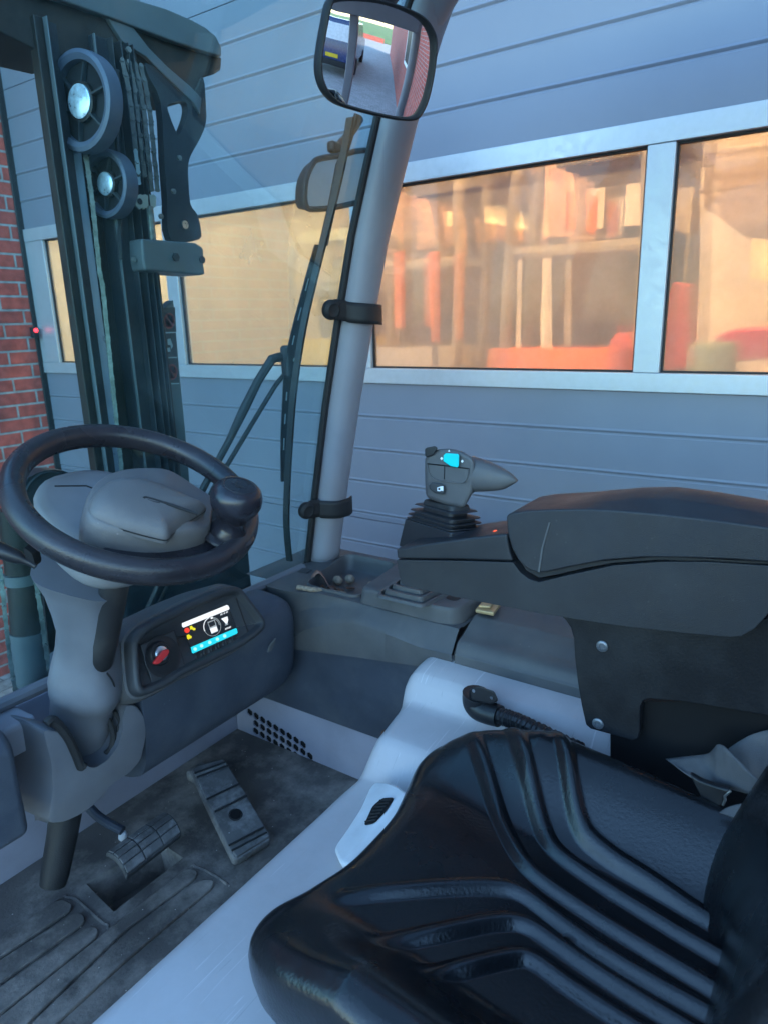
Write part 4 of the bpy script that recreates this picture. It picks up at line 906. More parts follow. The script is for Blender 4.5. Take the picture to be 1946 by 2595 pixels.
b = MB(); b.prism(jpl([(660, 245), (690, 222), (830, 232), (842, 250), (838, 375), (820, 392), (740, 375), (655, 315)], XG-.006), jpl([(660, 245), (690, 222), (830, 232), (842, 250), (838, 375), (820, 392), (740, 375), (655, 315)], XG+.002)); build('direction_switch', b, M_teal, jp, bev=.002)
for cx_, cy_ in ((636, 286), (876, 318)):
    b = MB(); b.ext(jpl([(cx_-17, cy_), (cx_, cy_-19), (cx_+17, cy_), (cx_, cy_+19)], XG-.0008), (.0006, 0, 0)); build('diamond_mark', b, M_white, jp, flat=True)
b = MB(); b.ext(jpl([(712, 205), (722, 182), (734, 205)], XG-.0008), (.0006, 0, 0)); build('arrow_mark', b, M_white, jp, flat=True)
b = MB(); b.tube(spline(jpl([(470, 350), (490, 450), (560, 530), (700, 555), (860, 570), (920, 540), (945, 470), (950, 405)], XG-.0005), 5), .0013, 6); build('grip_rib', b, M_plastic, jp)
b = MB(); b.tube(jpl([(470, 346), (700, 372), (960, 405)], XG), .0011, 6); build('panel_line', b, M_dark, jp)
b = MB(); b.tube(jpl([(672, 372), (668, 530)], XG), .0007, 6); build('panel_line', b, M_dark, jp)
b = MB(); b.prism(jpl([(485, 600), (520, 565), (640, 580), (672, 610), (672, 690), (650, 706), (560, 690), (500, 645)], XG-.006), jpl([(485, 600), (520, 565), (640, 580), (672, 610), (672, 690), (650, 706), (560, 690), (500, 645)], XG+.002)); hb = build('horn_button', b, M_plastic2, jp, bev=.0025)
b = MB(); q = jpl([(585, 625), (625, 612), (655, 608), (655, 665), (625, 660), (620, 668), (585, 665)], XG-.0068); b.ext(q, (.0006, 0, 0)); build('horn_symbol', b, M_white, jp, flat=True)
b = MB(); q = jpl([(597, 632), (618, 628), (618, 655), (597, 653)], XG-.0072); b.ext(q, (.0005, 0, 0)); build('horn_symbol', b, M_dark, jp, flat=True)

# ---- cable elbow with corrugated hose on the flank
ch = part('cable_connector')
c0 = P(1205, 1752, x=1.06); cA = P(1200, 1800, x=1.045)
b = MB(); b.tube(spline([P(1208, 1758, x=.985), P(1206, 1782, x=.985), P(1222, 1800, x=.98), P(1265, 1815, x=.975)], 6), lambda t: .026-.007*t, 16); build('elbow', b, M_black, ch)
b = MB(); b.prism(inset_round(PL([(1190, 1745), (1212, 1738), (1252, 1752), (1262, 1775), (1245, 1785), (1192, 1775)], x=.965), .004), inset_round(PL([(1190, 1745), (1212, 1738), (1252, 1752), (1262, 1775), (1245, 1785), (1192, 1775)], x=1.0), .004)); build('socket', b, M_black, ch, bev=.003)
for q in ((1200, 1750), (1245, 1768)):
    b = MB(); b.disc(P(*q, x=.9645), V(-1, 0, 0), .003, .0015); build('screw', b, M_steel, ch)
hp = spline([P(1250, 1810, x=.976), P(1290, 1822, x=.97), P(1330, 1838, x=.96), P(1400, 1872, x=.945), P(1470, 1905, x=.93)], 14)
b = MB(); b.tube(hp, lambda t: .013+.0022*(1 if int(t*42) % 2 else 0), 12); build('corrugated_hose', b, M_black, ch, ang=20)

# ---- steering wheel with knob
WC = V(.590, .832, -.232); TL = radians(28.3); WN = V(0, -sin(TL), cos(TL)); WX = V(1, 0, 0); WY = V(0, cos(TL), sin(TL))
RWH = .1585; rt = .0165
def wp(u, v, h=0): return PP(u, v, WC+WN*h, WN)
sw = part('steering_wheel')
b = MB(); R = []
for i in range(96):
    a = 2*pi*i/96; o = WX*cos(a)+WY*sin(a)
    R.append([WC+o*(RWH+rt*cos(2*pi*k/20))+WN*(rt*1.12*sin(2*pi*k/20)) for k in range(20)])
R.append(R[0]); b.loft(R, cap0=False, cap1=False); build('rim', b, M_wheel, sw, ang=180)
zh = Z(0, 1050, .458)
# spoke plate from the hub to the rim, under the knob
spk = [wp(u, v, -.012) for u, v in zh((560, 800), (700, 860), (900, 880), (1130, 830), (1300, 730), (1380, 620), (1350, 540), (1240, 520), (1130, 545), (1000, 560), (800, 640), (600, 720))]
b = MB(); s0 = spline(spk, 4, True); cs = sum(s0, V(0, 0, 0))/len(s0)
b.loft([[p-WN*.012 for p in s0], [p+WN*.004 for p in s0], [cs+(p-cs)*.96+WN*.010 for p in s0], [cs+(p-cs)*.8+WN*.010 for p in s0]]); build('spoke', b, M_wheel, sw, ang=60)
# hub: airbag-style dome
hb_ = [wp(u, v, -.018) for u, v in zh((440, 660), (455, 725), (520, 770), (640, 800), (820, 815), (980, 800), (1100, 765), (1140, 720), (1150, 660), (1160, 590), (1150, 540), (1040, 480), (900, 440), (700, 440), (560, 480), (470, 560))]
h0 = spline(hb_, 5, True); ch_ = sum(h0, V(0, 0, 0))/len(h0)
def hubring(f, h):
    return [ch_+(p-ch_)*f+WN*h*(1-.35*sstep(.03, .10, (p-ch_).dot(WX)+.4*(ch_-p).dot(WY))) for p in h0]
lidp = [wp(u, v, .030) for u, v in zh((500, 545), (560, 590), (700, 640), (850, 680), (925, 692), (960, 660), (1020, 608), (1140, 530), (1100, 505), (950, 440), (820, 390), (740, 374), (640, 376), (560, 410), (500, 480))]
l0 = spline(lidp, 5, True); cl = sum(l0, V(0, 0, 0))/len(l0)
b = MB(); b.loft([hubring(1.0, 0), hubring(1.012, .010), hubring(1.008, .025), hubring(.995, .038), hubring(.97, .0465), hubring(.93, .049), hubring(.5, .050)]); build('hub', b, M_hub, sw, ang=60)
def lring(f, h, tilt=0): return [cl+(p-cl)*f+WN*h for p in l0]
b = MB(); b.loft([lring(1.0, -.007), lring(1.0, -.001), lring(.985, .003), lring(.94, .008), lring(.84, .0145), lring(.66, .0185), lring(.4, .0205), lring(.12, .021)]); build('hub_cover', b, M_hub, sw, ang=70)
b = MB(); b.loft([lring(1.002, -.0025), lring(1.004, -.001), lring(1.002, -.0003)], cap0=False, cap1=False); build('cover_joint', b, M_gasket, sw)
# groove on the cover top
gpts = [wp(u, v, .0500) for u, v in zh((795, 466), (812, 462), (870, 478), (980, 512), (1095, 552))]
b = MB(); b.tube(spline(gpts, 4), .0022, 8); build('cover_groove', b, M_gasket, sw)
b = MB(); b.tube([wp(u, v, .0497) for u, v in zh((820, 474), (850, 486), (885, 492))], .0016, 6); build('cover_groove', b, M_gasket, sw)
# knob
kb0 = wp(*zh((1262, 668))[0], .004)
ka = (WN*1.0+V(0, .05, .1)).normalized()
b = MB(); b.lathe(kb0, ka, [(.038, .001), (.037, .004), (.0335, .006)], 32); build('knob_seat', b, M_wheel, sw)
b = MB(); b.lathe(kb0, ka, [(.027, .004), (.0265, .010), (.0225, .016), (.0205, .024), (.0225, .033), (.028, .040), (.0335, .049), (.0358, .058), (.0350, .068), (.0315, .0765), (.0265, .0815), (.0225, .0825)], 40); kn = build('knob', b, mat('knob_gloss', (.018, .017, .022), .24, var=.1, rvar=.05), sw, ang=80)
b = MB(); b.lathe(kb0, ka, [(.0228, .0822), (.0220, .0832), (.0210, .0822), (.0200, .0818), (.003, .0826)], 36); build('knob_cap', b, M_black, kn)
for s, e in (((-.010, -.004), (.0, .008)), ((.0, .008), (.011, -.005)), ((-.006, -.002), (.012, .004))):
    k0 = kb0+ka*.0828; e1, e2 = frame(ka); b = MB(); b.tube([k0+e1*s[0]+e2*s[1], k0+e1*e[0]+e2*e[1]], .0007, 6); build('knob_emblem', b, M_black, kn)

# ---- steering column
sc2_ = part('steering_column')
AX = -WN; CB = WC.copy()
def axp(t): return CB+AX*t
def colring(t, rx, ry, ox=0, oy=0, ex=.8, n=28):
    c = axp(t)+WX*ox+WY*oy
    out = []
    for k in range(n):
        a = 2*pi*k/n; cx_, sy_ = cos(a), sin(a)
        out.append(c+WX*rx*math.copysign(abs(cx_)**ex, cx_)+WY*ry*math.copysign(abs(sy_)**ex, sy_))
    return out
b = MB(); b.loft([colring(t, rx, ry, ox, oy) for t, rx, ry, ox, oy in (
    (.034, .03, .03, -.02, .045), (.035, .066, .072, -.02, .045), (.039, .080, .088, -.02, .04), (.048, .088, .096, -.018, .034), (.066, .091, .096, -.016, .026), (.086, .090, .088, -.014, .018), (.100, .086, .078, -.012, .012), (.112, .078, .066, -.010, .008), (.118, .066, .055, -.010, .008))]); build('wheel_shroud', b, mat('shroud_grey', (.20, .20, .205), .5, dust=.1), sc2_, ang=60)
b = MB(); b.tube([axp(.0345)+WX*(-.06)+WY*.10, axp(.0335)+WX*(-.02)+WY*.085, axp(.0335)+WX*.0+WY*.05], .0012, 6); build('shroud_joint', b, M_gasket, sc2_)
FH = V(FW.x, FW.y, 0).normalized(); RH = V(FH.y, -FH.x, 0)
def t_of_v(v):
    lo, hi = 0.0, .9
    for _ in range(40):
        m_ = (lo+hi)/2; p = axp(m_); vv = CY-F*(p.dot(UP)/p.dot(FW))
        lo, hi = (m_, hi) if vv < v else (lo, m_)
    return lo
def px_ring(v, uL, uR, dep=1.0, n=28, ex=.62):
    t_ = t_of_v(v); c0_ = axp(t_); c_ = PP((uL+uR)/2, v, c0_, FH); rr = (uR-uL)/2*c_.dot(FW)/F
    e1 = (RH-AX*RH.dot(AX)).normalized(); e2 = AX.cross(e1)
    return [c_+e1*rr*math.copysign(abs(cos(2*pi*k/n))**ex, cos(2*pi*k/n))+e2*rr*dep*math.copysign(abs(sin(2*pi*k/n))**ex, sin(2*pi*k/n)) for k in range(n)]
secs_ = [(1452, 96, 318, .8), (1470, 106, 306, .8), (1500, 124, 300, .8), (1545, 141, 294, .85), (1590, 154, 288, .9), (1630, 152, 288, .95), (1655, 148, 296, 1.0), (1680, 144, 310, 1.08), (1705, 141, 319, 1.12), (1728, 142, 316, 1.1), (1748, 143, 304, 1.02), (1768, 141, 292, .95), (1800, 139, 287, .92), (1840, 140, 281, .92), (1885, 142, 273, .92), (1940, 150, 262, .92)]
b = MB(); b.loft([px_ring(*s) for s in secs_]); build('column_tube', b, M_column, sc2_, ang=60)
def front(u, v, d=0):   # a point on the column's near side
    t_ = t_of_v(v); return PP(u, v, axp(t_)-FH*(.034+d), FH)
cy = [front(u, v, -.008) for u, v in ((296, 1455), (288, 1500), (278, 1560), (268, 1620), (258, 1668), (257, 1688))]
b = MB(); b.tube(spline(cy, 6), lambda t: interp([(0, .0215), (.86, .0195), (.95, .0175), (1, .012)], t), 24); build('column_cover', b, mat('cover_charcoal', (.020, .019, .020), .5, spec=.35, dust=.15), sc2_)
b = MB(); b.tube(spline([front(u, v, d) for u, v, d in ((272, 1706, .012), (284, 1722, .012), (291, 1740, .006), (290, 1760, -.004))], 4), .0016, 6); build('collar_seam', b, M_gasket, sc2_)
b = MB(); b.tube([front(u, v, d) for u, v, d in ((276, 1772, -.012), (262, 1835, -.012), (240, 1905, -.006))], .0012, 6); build('column_seam', b, M_gasket, sc2_)
b = MB(); b.ext(inset_round([front(u, v, .0125) for u, v in ((150, 1762), (160, 1770), (212, 1820), (214, 1835), (200, 1880), (140, 1850), (138, 1815))], .006), FH*.02); build('tilt_slot', b, M_black, sc2_, bev=.001)
b = MB(); b.ext([front(u, v, .0135) for u, v in ((159, 1778), (167, 1788), (160, 1825), (150, 1820))], FH*.001); build('slot_hole', b, M_dark, sc2_, flat=True)
# indicator stalk
ps = V(.52, .85, 0)
b = MB(); b.tube([PP(u, v, ps, FH) for u, v in ((92, 1436), (80, 1428), (60, 1419), (48, 1413), (10, 1398), (-60, 1372))], lambda t: interp([(0, .004), (.35, .0045), (.5, .0085), (.75, .011), (1, .0125)], t), 12); build('stalk', b, M_black, sc2_)
b = MB(); b.ext(inset_round([PP(u, v, ps-FH*.002, FH) for u, v in ((60, 1386), (82, 1402), (90, 1430), (86, 1440), (64, 1412))], .003), FH*.02); build('stalk_slot', b, M_dark, sc2_, flat=True)

# ---- cowl around the column foot
cw = part('column_cowl')
zk = Z(0, 1040, .47)
YC = .985
Fp = [(232, 1722), (300, 1722), (385, 1770), (412, 1855), (440, 1918), (478, 1946), (520, 1946), (600, 1888), (655, 1800), (682, 1705), (672, 1640), (690, 1585), (745, 1590), (792, 1660), (796, 1760), (768, 1890), (700, 1965), (620, 2010), (540, 2110), (450, 2180), (340, 2230), (262, 2230), (285, 2060), (278, 1910), (255, 1810)]
fr_ = inset_round([P(u, v, y=YC) for u, v in zk(*Fp)], .012, 4)
def cring(dy, g, dz=0):
    c_ = sum(fr_, V(0, 0, 0))/len(fr_)
    return [V(p.x, p.y+dy, p.z+dz)+(V(p.x, 0, p.z)-V(c_.x, 0, c_.z)).normalized()*g for p in fr_]
b = MB(); b.loft([cring(0, -.006), cring(.0015, -.002), cring(.006, .0), cring(.05, .004), cring(.12, .004, -.01), cring(.20, .0, -.025)]); build('cowl_shell', b, M_column, cw, ang=40)
# left cheek, turned outwards
ck = [(230, 1724), (258, 1815), (280, 1912), (286, 2060), (262, 2228), (190, 2212), (160, 2000), (135, 1860), (50, 1772), (110, 1738), (200, 1700)]
b = MB(); A_ = [P(u, v, y=YC+.006) for u, v in zk(*ck[:5])]; B_ = [P(u, v, y=YC+.05) for u, v in zk((150, 1722), (195, 1825), (222, 1925), (232, 2080), (215, 2212))]; C_ = [P(u, v, y=YC+.11) for u, v in zk((48, 1768), (128, 1850), (158, 1985), (178, 2100), (190, 2212))]
rows = [[p.copy() for p in spline(list(t_), 6)] for t_ in zip(A_, B_, C_)]
b.loft(spline_rows(rows) if 'spline_rows' in globals() else rows, closed=False); build('cowl_cheek', b, M_column, cw, ang=180)
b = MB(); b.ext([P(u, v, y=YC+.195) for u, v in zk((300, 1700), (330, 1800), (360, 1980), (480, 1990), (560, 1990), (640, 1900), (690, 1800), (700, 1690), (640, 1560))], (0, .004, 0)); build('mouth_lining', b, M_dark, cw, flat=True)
b = MB(); b.tube(spline([P(u, v, y=YC+.02) for u, v in zk((575, 1650), (600, 1700), (612, 1760), (600, 1820), (570, 1850))], 6), .005, 8); build('cable', b, M_rubber, cw)
b = MB(); b.tube(spline([P(u, v, y=YC+.02) for u, v in zk((620, 1620), (650, 1680), (640, 1720), (660, 1760))], 6), .004, 8); build('cable', b, M_rubber, cw)
b = MB(); b.disc(P(*zk((603, 1852))[0], y=YC+.012), V(0, -1, .2), .0025, .002); build('screw', b, M_steel, cw)
b = MB(); b.tube(spline([P(u, v, y=YC-.004) for u, v in zk((250, 1690), (280, 1668), (320, 1700), (370, 1765), (410, 1850), (438, 1920), (450, 1900))], 6), .0075, 8); build('edge_trim', b, M_rubber, cw)
# left box beside the cowl
lf = [P(u, v, y=.945) for u, v in zk((-500, 1640), (0, 1745), (60, 1775), (110, 1832), (140, 1960), (160, 2080), (185, 2225), (170, 2500), (-500, 2700))]
xr = max(p.x for p in lf); zt = P(*zk((55, 1765))[0], y=.945).z
zbx = P(50, 2135, y=.945).z
lb = [V(-.1, 1.18, zt+.01), V(-.1, .97, zt+.006), V(-.1, .945, zt-.016), V(-.1, .945, zbx), V(-.1, 1.18, zbx)]
b = MB(); b.prism(lb, [p+V(P(*zk((140, 1960))[0], y=.945).x+.094, 0, 0) for p in lb]); build('cowl_box', b, M_trim, cw, bev=.014, seg=4)
b = MB(); b.box(-.1, .42, 1.0, 1.06, zt-.03, zt+.012); build('ledge_gap', b, M_dark, cw, flat=True)
# windscreen sill on the left
b = MB(); b.ext([V(-.3, 1.125, -.606), V(-.3, 1.05, -.604), V(-.3, 1.045, -.612), V(-.3, 1.05, -.66), V(-.3, 1.125, -.66)], (.80, 0, 0)); build('windscreen_sill', b, M_pillar, cw, bev=.004)
# rubber boot below
b = MB(); b.tube([P(u, v, y=1.10) for u, v in ((168, 2050), (160, 2110), (140, 2215), (135, 2240))], lambda t: .029-.006*t, 16); build('column_boot', b, M_rubber, cw)

# ---- windscreen, right pillar, roof
gl_ = part('windscreen')
M_ws = glass('tinted_windscreen', (.845, .985, .995), .15, .009, (.45, .85, .92), .0, True)
WSX0, WSX1 = -.35, 1.272
wsp = [(-.598, 1.128), (-.40, 1.088), (-.20, 1.045), (0, .995), (.175, .948), (.30, .905), (.42, .862), (.54, .81), (.62, .765)]
def wsy(z): return interp(wsp, z)
zz_ = [lerp(-.598, .62, k/30) for k in range(31)]
b = MB(); b.loft([[V(WSX0, wsy(z)+.0, z), V(WSX1, wsy(z), z), V(WSX1, wsy(z)+.004, z), V(WSX0, wsy(z)+.004, z)] for z in zz_]); build('glass', b, M_ws, gl_, ang=30)
def gasket_path(): return [V(WSX1+.004, wsy(z), z) for z in zz_]
b = MB(); b.tube(gasket_path(), .0085, 10); build('glass_seal', b, M_gasket, gl_)
b = MB(); b.tube([V(WSX0, 1.126, -.597), V(WSX1, 1.126, -.597)], .006, 8); build('glass_seal', b, M_gasket, gl_)
pc = part('cab_pillar')
b = MB(); R = []
for z in [lerp(-.60, .66, k/40) for k in range(41)]:
    y = wsy(min(z, .62))-(max(0, z-.62))*.9; wdt = interp([(-.6, .040), (0, .044), (.4, .048), (.7, .052)], z)
    R.append([V(WSX1+.052+wdt*math.copysign(abs(cos(2*pi*k/24))**.8, cos(2*pi*k/24)), y-.012+.040*math.copysign(abs(sin(2*pi*k/24))**.8, sin(2*pi*k/24)), z) for k in range(24)])
b.loft(R); build('pillar_tube', b, M_pillar, pc, ang=180)
# black glass clamps
for (ku, kv), ys_ in (((838, 785), 1), ((776, 1293), 1)):
    pz = ray(ku, kv); 
    z = 0
    for it in range(30):
        p = pz*((wsy(z)-.014)/pz.y); z = p.z
    b = MB(); n3 = V(-.25, -1, -.15).normalized()
    b.lathe(p+n3*-.006, n3, [(.012, 0), (.0205, .002), (.0215, .008), (.0205, .014), (.014, .018), (.011, .0165), (.004, .0165)], 28); build('clamp_knob', b, M_gasket, pc)
    b = MB(); xx = p.x
    pth = [V(xx+.008, p.y-.004, p.z-.0), V(xx+.035, p.y-.010, p.z-.002), V(1.272, wsy(z)-.030, p.z-.006), V(1.300, wsy(z)-.056, p.z-.010), V(1.340, wsy(z)-.058, p.z-.012), V(1.372, wsy(z)-.046, p.z-.013)]
    rows = [[q+V(0, 0, h) for h in (-.022, -.011, 0, .011, .022)] for q in spline(pth, 6)]
    b.loft(rows, closed=False); build('clamp_strap', b, M_gasket, pc, sol=.004)
og = part('overhead_guard')
b = MB(); b.tube(spline([V(1.325, .80, .56), V(1.318, .74, .615), V(1.31, .66, .648), V(1.30, .5, .665), V(1.29, .2, .68), V(1.28, -.3, .69), V(1.27, -.62, .68), V(1.27, -.72, .60), V(1.27, -.75, .4), V(1.27, -.76, -.6)], 6), .045, 16); build('roof_rail', b, M_pillar, og)
b = MB(); b.tube(spline([V(-.10, .80, .56), V(-.10, .74, .615), V(-.1, .5, .66), V(-.1, -.3, .69), V(-.1, -.62, .68), V(-.1, -.75, .4), V(-.1, -.76, -.6)], 6), .045, 12); build('roof_rail', b, M_pillar, og)
b = MB(); b.tube([V(-.1, .755, .635), V(1.31, .755, .635)], .042, 14); build('roof_header', b, M_pillar, og)
b = MB(); b.box(-.08, 1.26, -.68, -.62, .40, .72); build('roof_header', b, M_pillar, og, bev=.01)
for k in range(5):
    y = .52-.27*k; b = MB(); b.box(-.06, 1.25, y-.02, y+.02, .665, .70); build('roof_bar', b, M_pillar, og, bev=.006)
b = MB(); b.box(-.08, 1.26, -.62, .72, .712, .722); build('roof_panel', b, glass('clear_roof', (.93, .95, .95), .6), og, flat=True)
b = MB(); b.box(.30, .90, -.70, -.67, -.6, .62); build('roof_post', b, M_pillar, og, flat=True) if False else None
b = MB(); b.box(.62, .70, -.72, -.66, -.6, .60); build('roof_post', b, M_pillar, og, bev=.01)

# ---- wiper outside the glass
wi = part('windscreen_wiper')
z4w = Z(600, 600, .407)
def wsr(u, v, off=.02):
    d = ray(u, v); z = 0
    for it in range(40): 
        p = d*((wsy(z)+off)/d.y); z = p.z
    return p
bl = [wsr(u, v, .018) for u, v in ((882, 300), (865, 400), (838, 520), (808, 640), (772, 790), (752, 900), (738, 1010), (730, 1120), (724, 1230), (722, 1330), (730, 1420))]
b = MB(); rows = []
for i, p in enumerate(spline(bl, 4)):
    rows.append([p+V(-.0055, 0, 0), p+V(.0055, 0, 0), p+V(.003, -.014, 0), p+V(-.003, -.014, 0)])
b.loft(rows); build('wiper_blade', b, M_gasket, wi)
fr_ = [wsr(u, v, .034) for u, v in ((806, 620), (778, 730), (748, 850), (734, 930), (728, 1010), (722, 1110), (720, 1220))]
sf = spline(fr_, 5); rows = []
for i, p in enumerate(sf):
    t_ = i/(len(sf)-1); w_ = .0145*(1-.55*abs(2*t_-1)**2)
    rows.append([p+V(-w_, 0, 0), p+V(w_, 0, 0), p+V(w_*.7, .006, 0), p+V(-w_*.7, .006, 0)])
b = MB(); b.loft(rows); build('wiper_bridge', b, M_gasket, wi)
for i in range(4, len(sf)-4, 3):
    if abs(i-len(sf)*.47) < 3: continue
    b = MB(); d_ = (sf[i+1]-sf[i]); e_w = V(-.0028, 0, 0); b.ext(inset_round([sf[i]+V(-.0045, -.0005, 0), sf[i]+V(-.001, -.0005, 0), sf[i]+d_*1.3+V(-.001, -.0005, 0), sf[i]+d_*1.3+V(-.0045, -.0005, 0)], .0015), (0, -.0006, 0)); build('bridge_slot', b, M_alu, wi, flat=True)
c = wsr(736, 915, .04); b = MB(); b.obox(c, V(1, 0, 0), V(0, 1, 0), V(0, 0, 1), .020, .012, .034); build('wiper_hinge', b, M_gasket, wi, bev=.006)
b = MB(); b.disc(c+V(.0, -.013, .002), V(0, -1, 0), .005, .002); build('hinge_bolt', b, M_steel, wi)
am = [wsr(u, v, o) for u, v, o in ((712, 905, .055), (690, 910, .055), (655, 965, .06), (618, 1040, .062), (580, 1120, .065), (520, 1230, .07), (480, 1310, .075), (420, 1450, .08), (370, 1560, .085))]
b = MB(); b.tube(am, lambda t: interp([(0, .011), (.2, .010), (.35, .009), (.4, .0125), (.47, .0125), (.5, .008), (1, .008)], t), 10); build('wiper_arm', b, M_gasket, wi)
am = [wsr(u, v, o) for u, v, o in ((728, 940, .05), (700, 975, .055), (660, 1040, .06), (600, 1140, .065), (540, 1240, .07), (500, 1330, .075), (440, 1460, .08), (395, 1550, .085))]
b = MB(); b.tube(am, .0055, 8); build('guide_rod', b, M_gasket, wi)
ap_ = [wsr(u, v, .05) for u, v in ((905, 290), (880, 370), (860, 420), (842, 520), (820, 620))]
b = MB(); b.tube(ap_, lambda t: .006+.004*t, 8); build('blade_tip', b, M_gasket, wi)

# ---- outside mirror beyond the glass (seen from behind) and the cab mirror
om = part('wing_mirror')
z2 = Z(700, 0, .3014)
oq = [(300, 1385), (350, 1340), (500, 1315), (800, 1290), (840, 1700), (700, 1700), (480, 1745), (300, 1760), (250, 1735), (235, 1640), (250, 1500)]
pts = [P(u, v, y=1.16) for u, v in z2(*oq)]; so_ = spline(pts, 4, True)
cc = sum(so_, V(0, 0, 0))/len(so_)
b = MB(); b.loft([[p+V(0, 0, 0) for p in so_], [cc+(p-cc)*.99+V(.004, .02, 0) for p in so_], [cc+(p-cc)*.90+V(.01, .045, 0) for p in so_]]); build('mirror_shell', b, M_gasket, om, ang=50)
b = MB(); b.face([b.b.verts.new(p+V(0, -.003, 0)) for p in so_]); build('mirror_face', b, mat('dull_mirror', (.42, .44, .46), .5, metal=.8, var=.05), om, flat=True)
b = MB(); b.tube([p+V(0, -.002, 0) for p in so_+[so_[0]]], .007, 8); build('mirror_edge', b, M_gasket, om)
b = MB(); b.tube(spline([P(u, v, y=1.17) for u, v in z2((570, 1300), (540, 1230), (600, 1150), (700, 1000))], 5), .012, 10); build('mirror_arm', b, M_mastb, om)
b = MB(); c = P(*z2((520, 1250))[0], y=1.175); b.obox(c, V(1, 0, 0), V(0, 1, 0), V(0, 0, 1), .034, .012, .014); build('arm_clamp', b, M_mastb, om, bev=.008)

mi = part('cab_mirror')
mq = [(440, 20), (500, -20), (640, -25), (860, 0), (1080, 70), (1230, 150), (1310, 260), (1335, 380), (1315, 600), (1270, 820), (1215, 950), (1160, 1005), (1060, 1010), (900, 985), (640, 920), (500, 865), (420, 790), (370, 690), (350, 560), (365, 400), (400, 200)]
mc0 = P(960, 152, y=.63)
dcam = mc0.normalized()
rdir = V(.0, -1, -.17).normalized()
mn = (rdir-dcam).normalized()
mpts = spline([PP(u, v, mc0, mn) for u, v in z2(*mq)], 5, True)
mcen = sum(mpts, V(0, 0, 0))/len(mpts)
def mring(f, h): return [mcen+(p-mcen)*f+mn*h for p in mpts]
b = MB(); b.loft([mring(.70, -.045), mring(.9, -.034), mring(1.0, -.014), mring(1.015, .0), mring(1.005, .006), mring(.975, .008), mring(.945, .005), mring(.935, .0), mring(.92, -.004)]); build('mirror_housing', b, M_gasket, mi, ang=60)
MR = .62
b = MB(); R = []
for f in (.938, .85, .75, .65, .55, .45, .35, .25, .15, .05):
    ring = []
    for p in mpts:
        q = mcen+(p-mcen)*f; rr = (q-mcen).length; ring.append(q+mn*(.0035-(rr*rr)/(2*MR)+.0035))
    R.append(ring)
for ring in R:
    pass
b.loft(R, cap0=False)
M_mir = mat('mirror_silver', (.80, .82, .84), .015, metal=1, var=0, rvar=0); build('mirror_glass', b, M_mir, mi, ang=180)
b = MB(); b.tube(spline([mcen-mn*.03, mcen-mn*.07+V(.03, .03, .03), V(1.18, .72, .58), V(1.29, .74, .625)], 6), .016, 12); build('mirror_arm', b, M_gasket, mi)

# ---- lifting mast in front of the cab
ma = part('mast')
z1 = Z(0, 0, .422); z3 = Z(0, 600, .422)
YM = 1.50
def mx(u, row=500): return P(*z3((u, row))[0], y=YM).x
TOPZ = .62
def rail(name, ua, ub, y0, y1, m_, z0=-1.45, z1_=TOPZ, bev=.003):
    return build(name, MB().box(mx(ua), mx(ub), y0, y1, z0, z1_), m_, ma, bev=bev)
rail('mast_rail', 442, 492, YM-.01, YM+.018, M_mastb)
rail('rail_flange', 492, 500, YM-.022, YM+.02, M_mastg)
rail('mast_rail', 500, 578, YM+.0, YM+.022, M_mast)
rail('piston_rod', 580, 642, YM+.012, YM+.04, mat('pale_cylinder', (.30, .34, .40), .35, metal=.2), z1_=.40)
rail('rail_web', 642, 742, YM+.028, YM+.04, M_mastb)
rail('mast_rail', 742, 850, YM-.012, YM+.04, M_mast)
rail('rail_flange', 742, 750, YM-.020, YM-.0125, M_mastg)
rail('rail_groove', 850, 884, YM+.04, YM+.13, M_dark)
rail('guide_rail', 884, 985, YM-.005, YM+.13, M_mastb)
for u_ in (820, 868, 905, 930): rail('rail_lip', u_, u_+5, YM-.03, YM-.0055 if u_ > 884 else YM+.03, M_mast)
b = MB(); rp = [P(*z3((u, v))[0], y=YM+.02) for u, v in ((975, 440), (1045, 380), (1060, 560), (1085, 850), (1110, 1100), (1140, 1450), (1150, 1700), (1000, 1700), (985, 1100))]
b.ext(rp, (0, .03, 0)); build('side_plate', b, mat('sticker_plate', (.085, .105, .11), .5, dust=.35, dustcol=(.10, .075, .05)), ma, bev=.002)
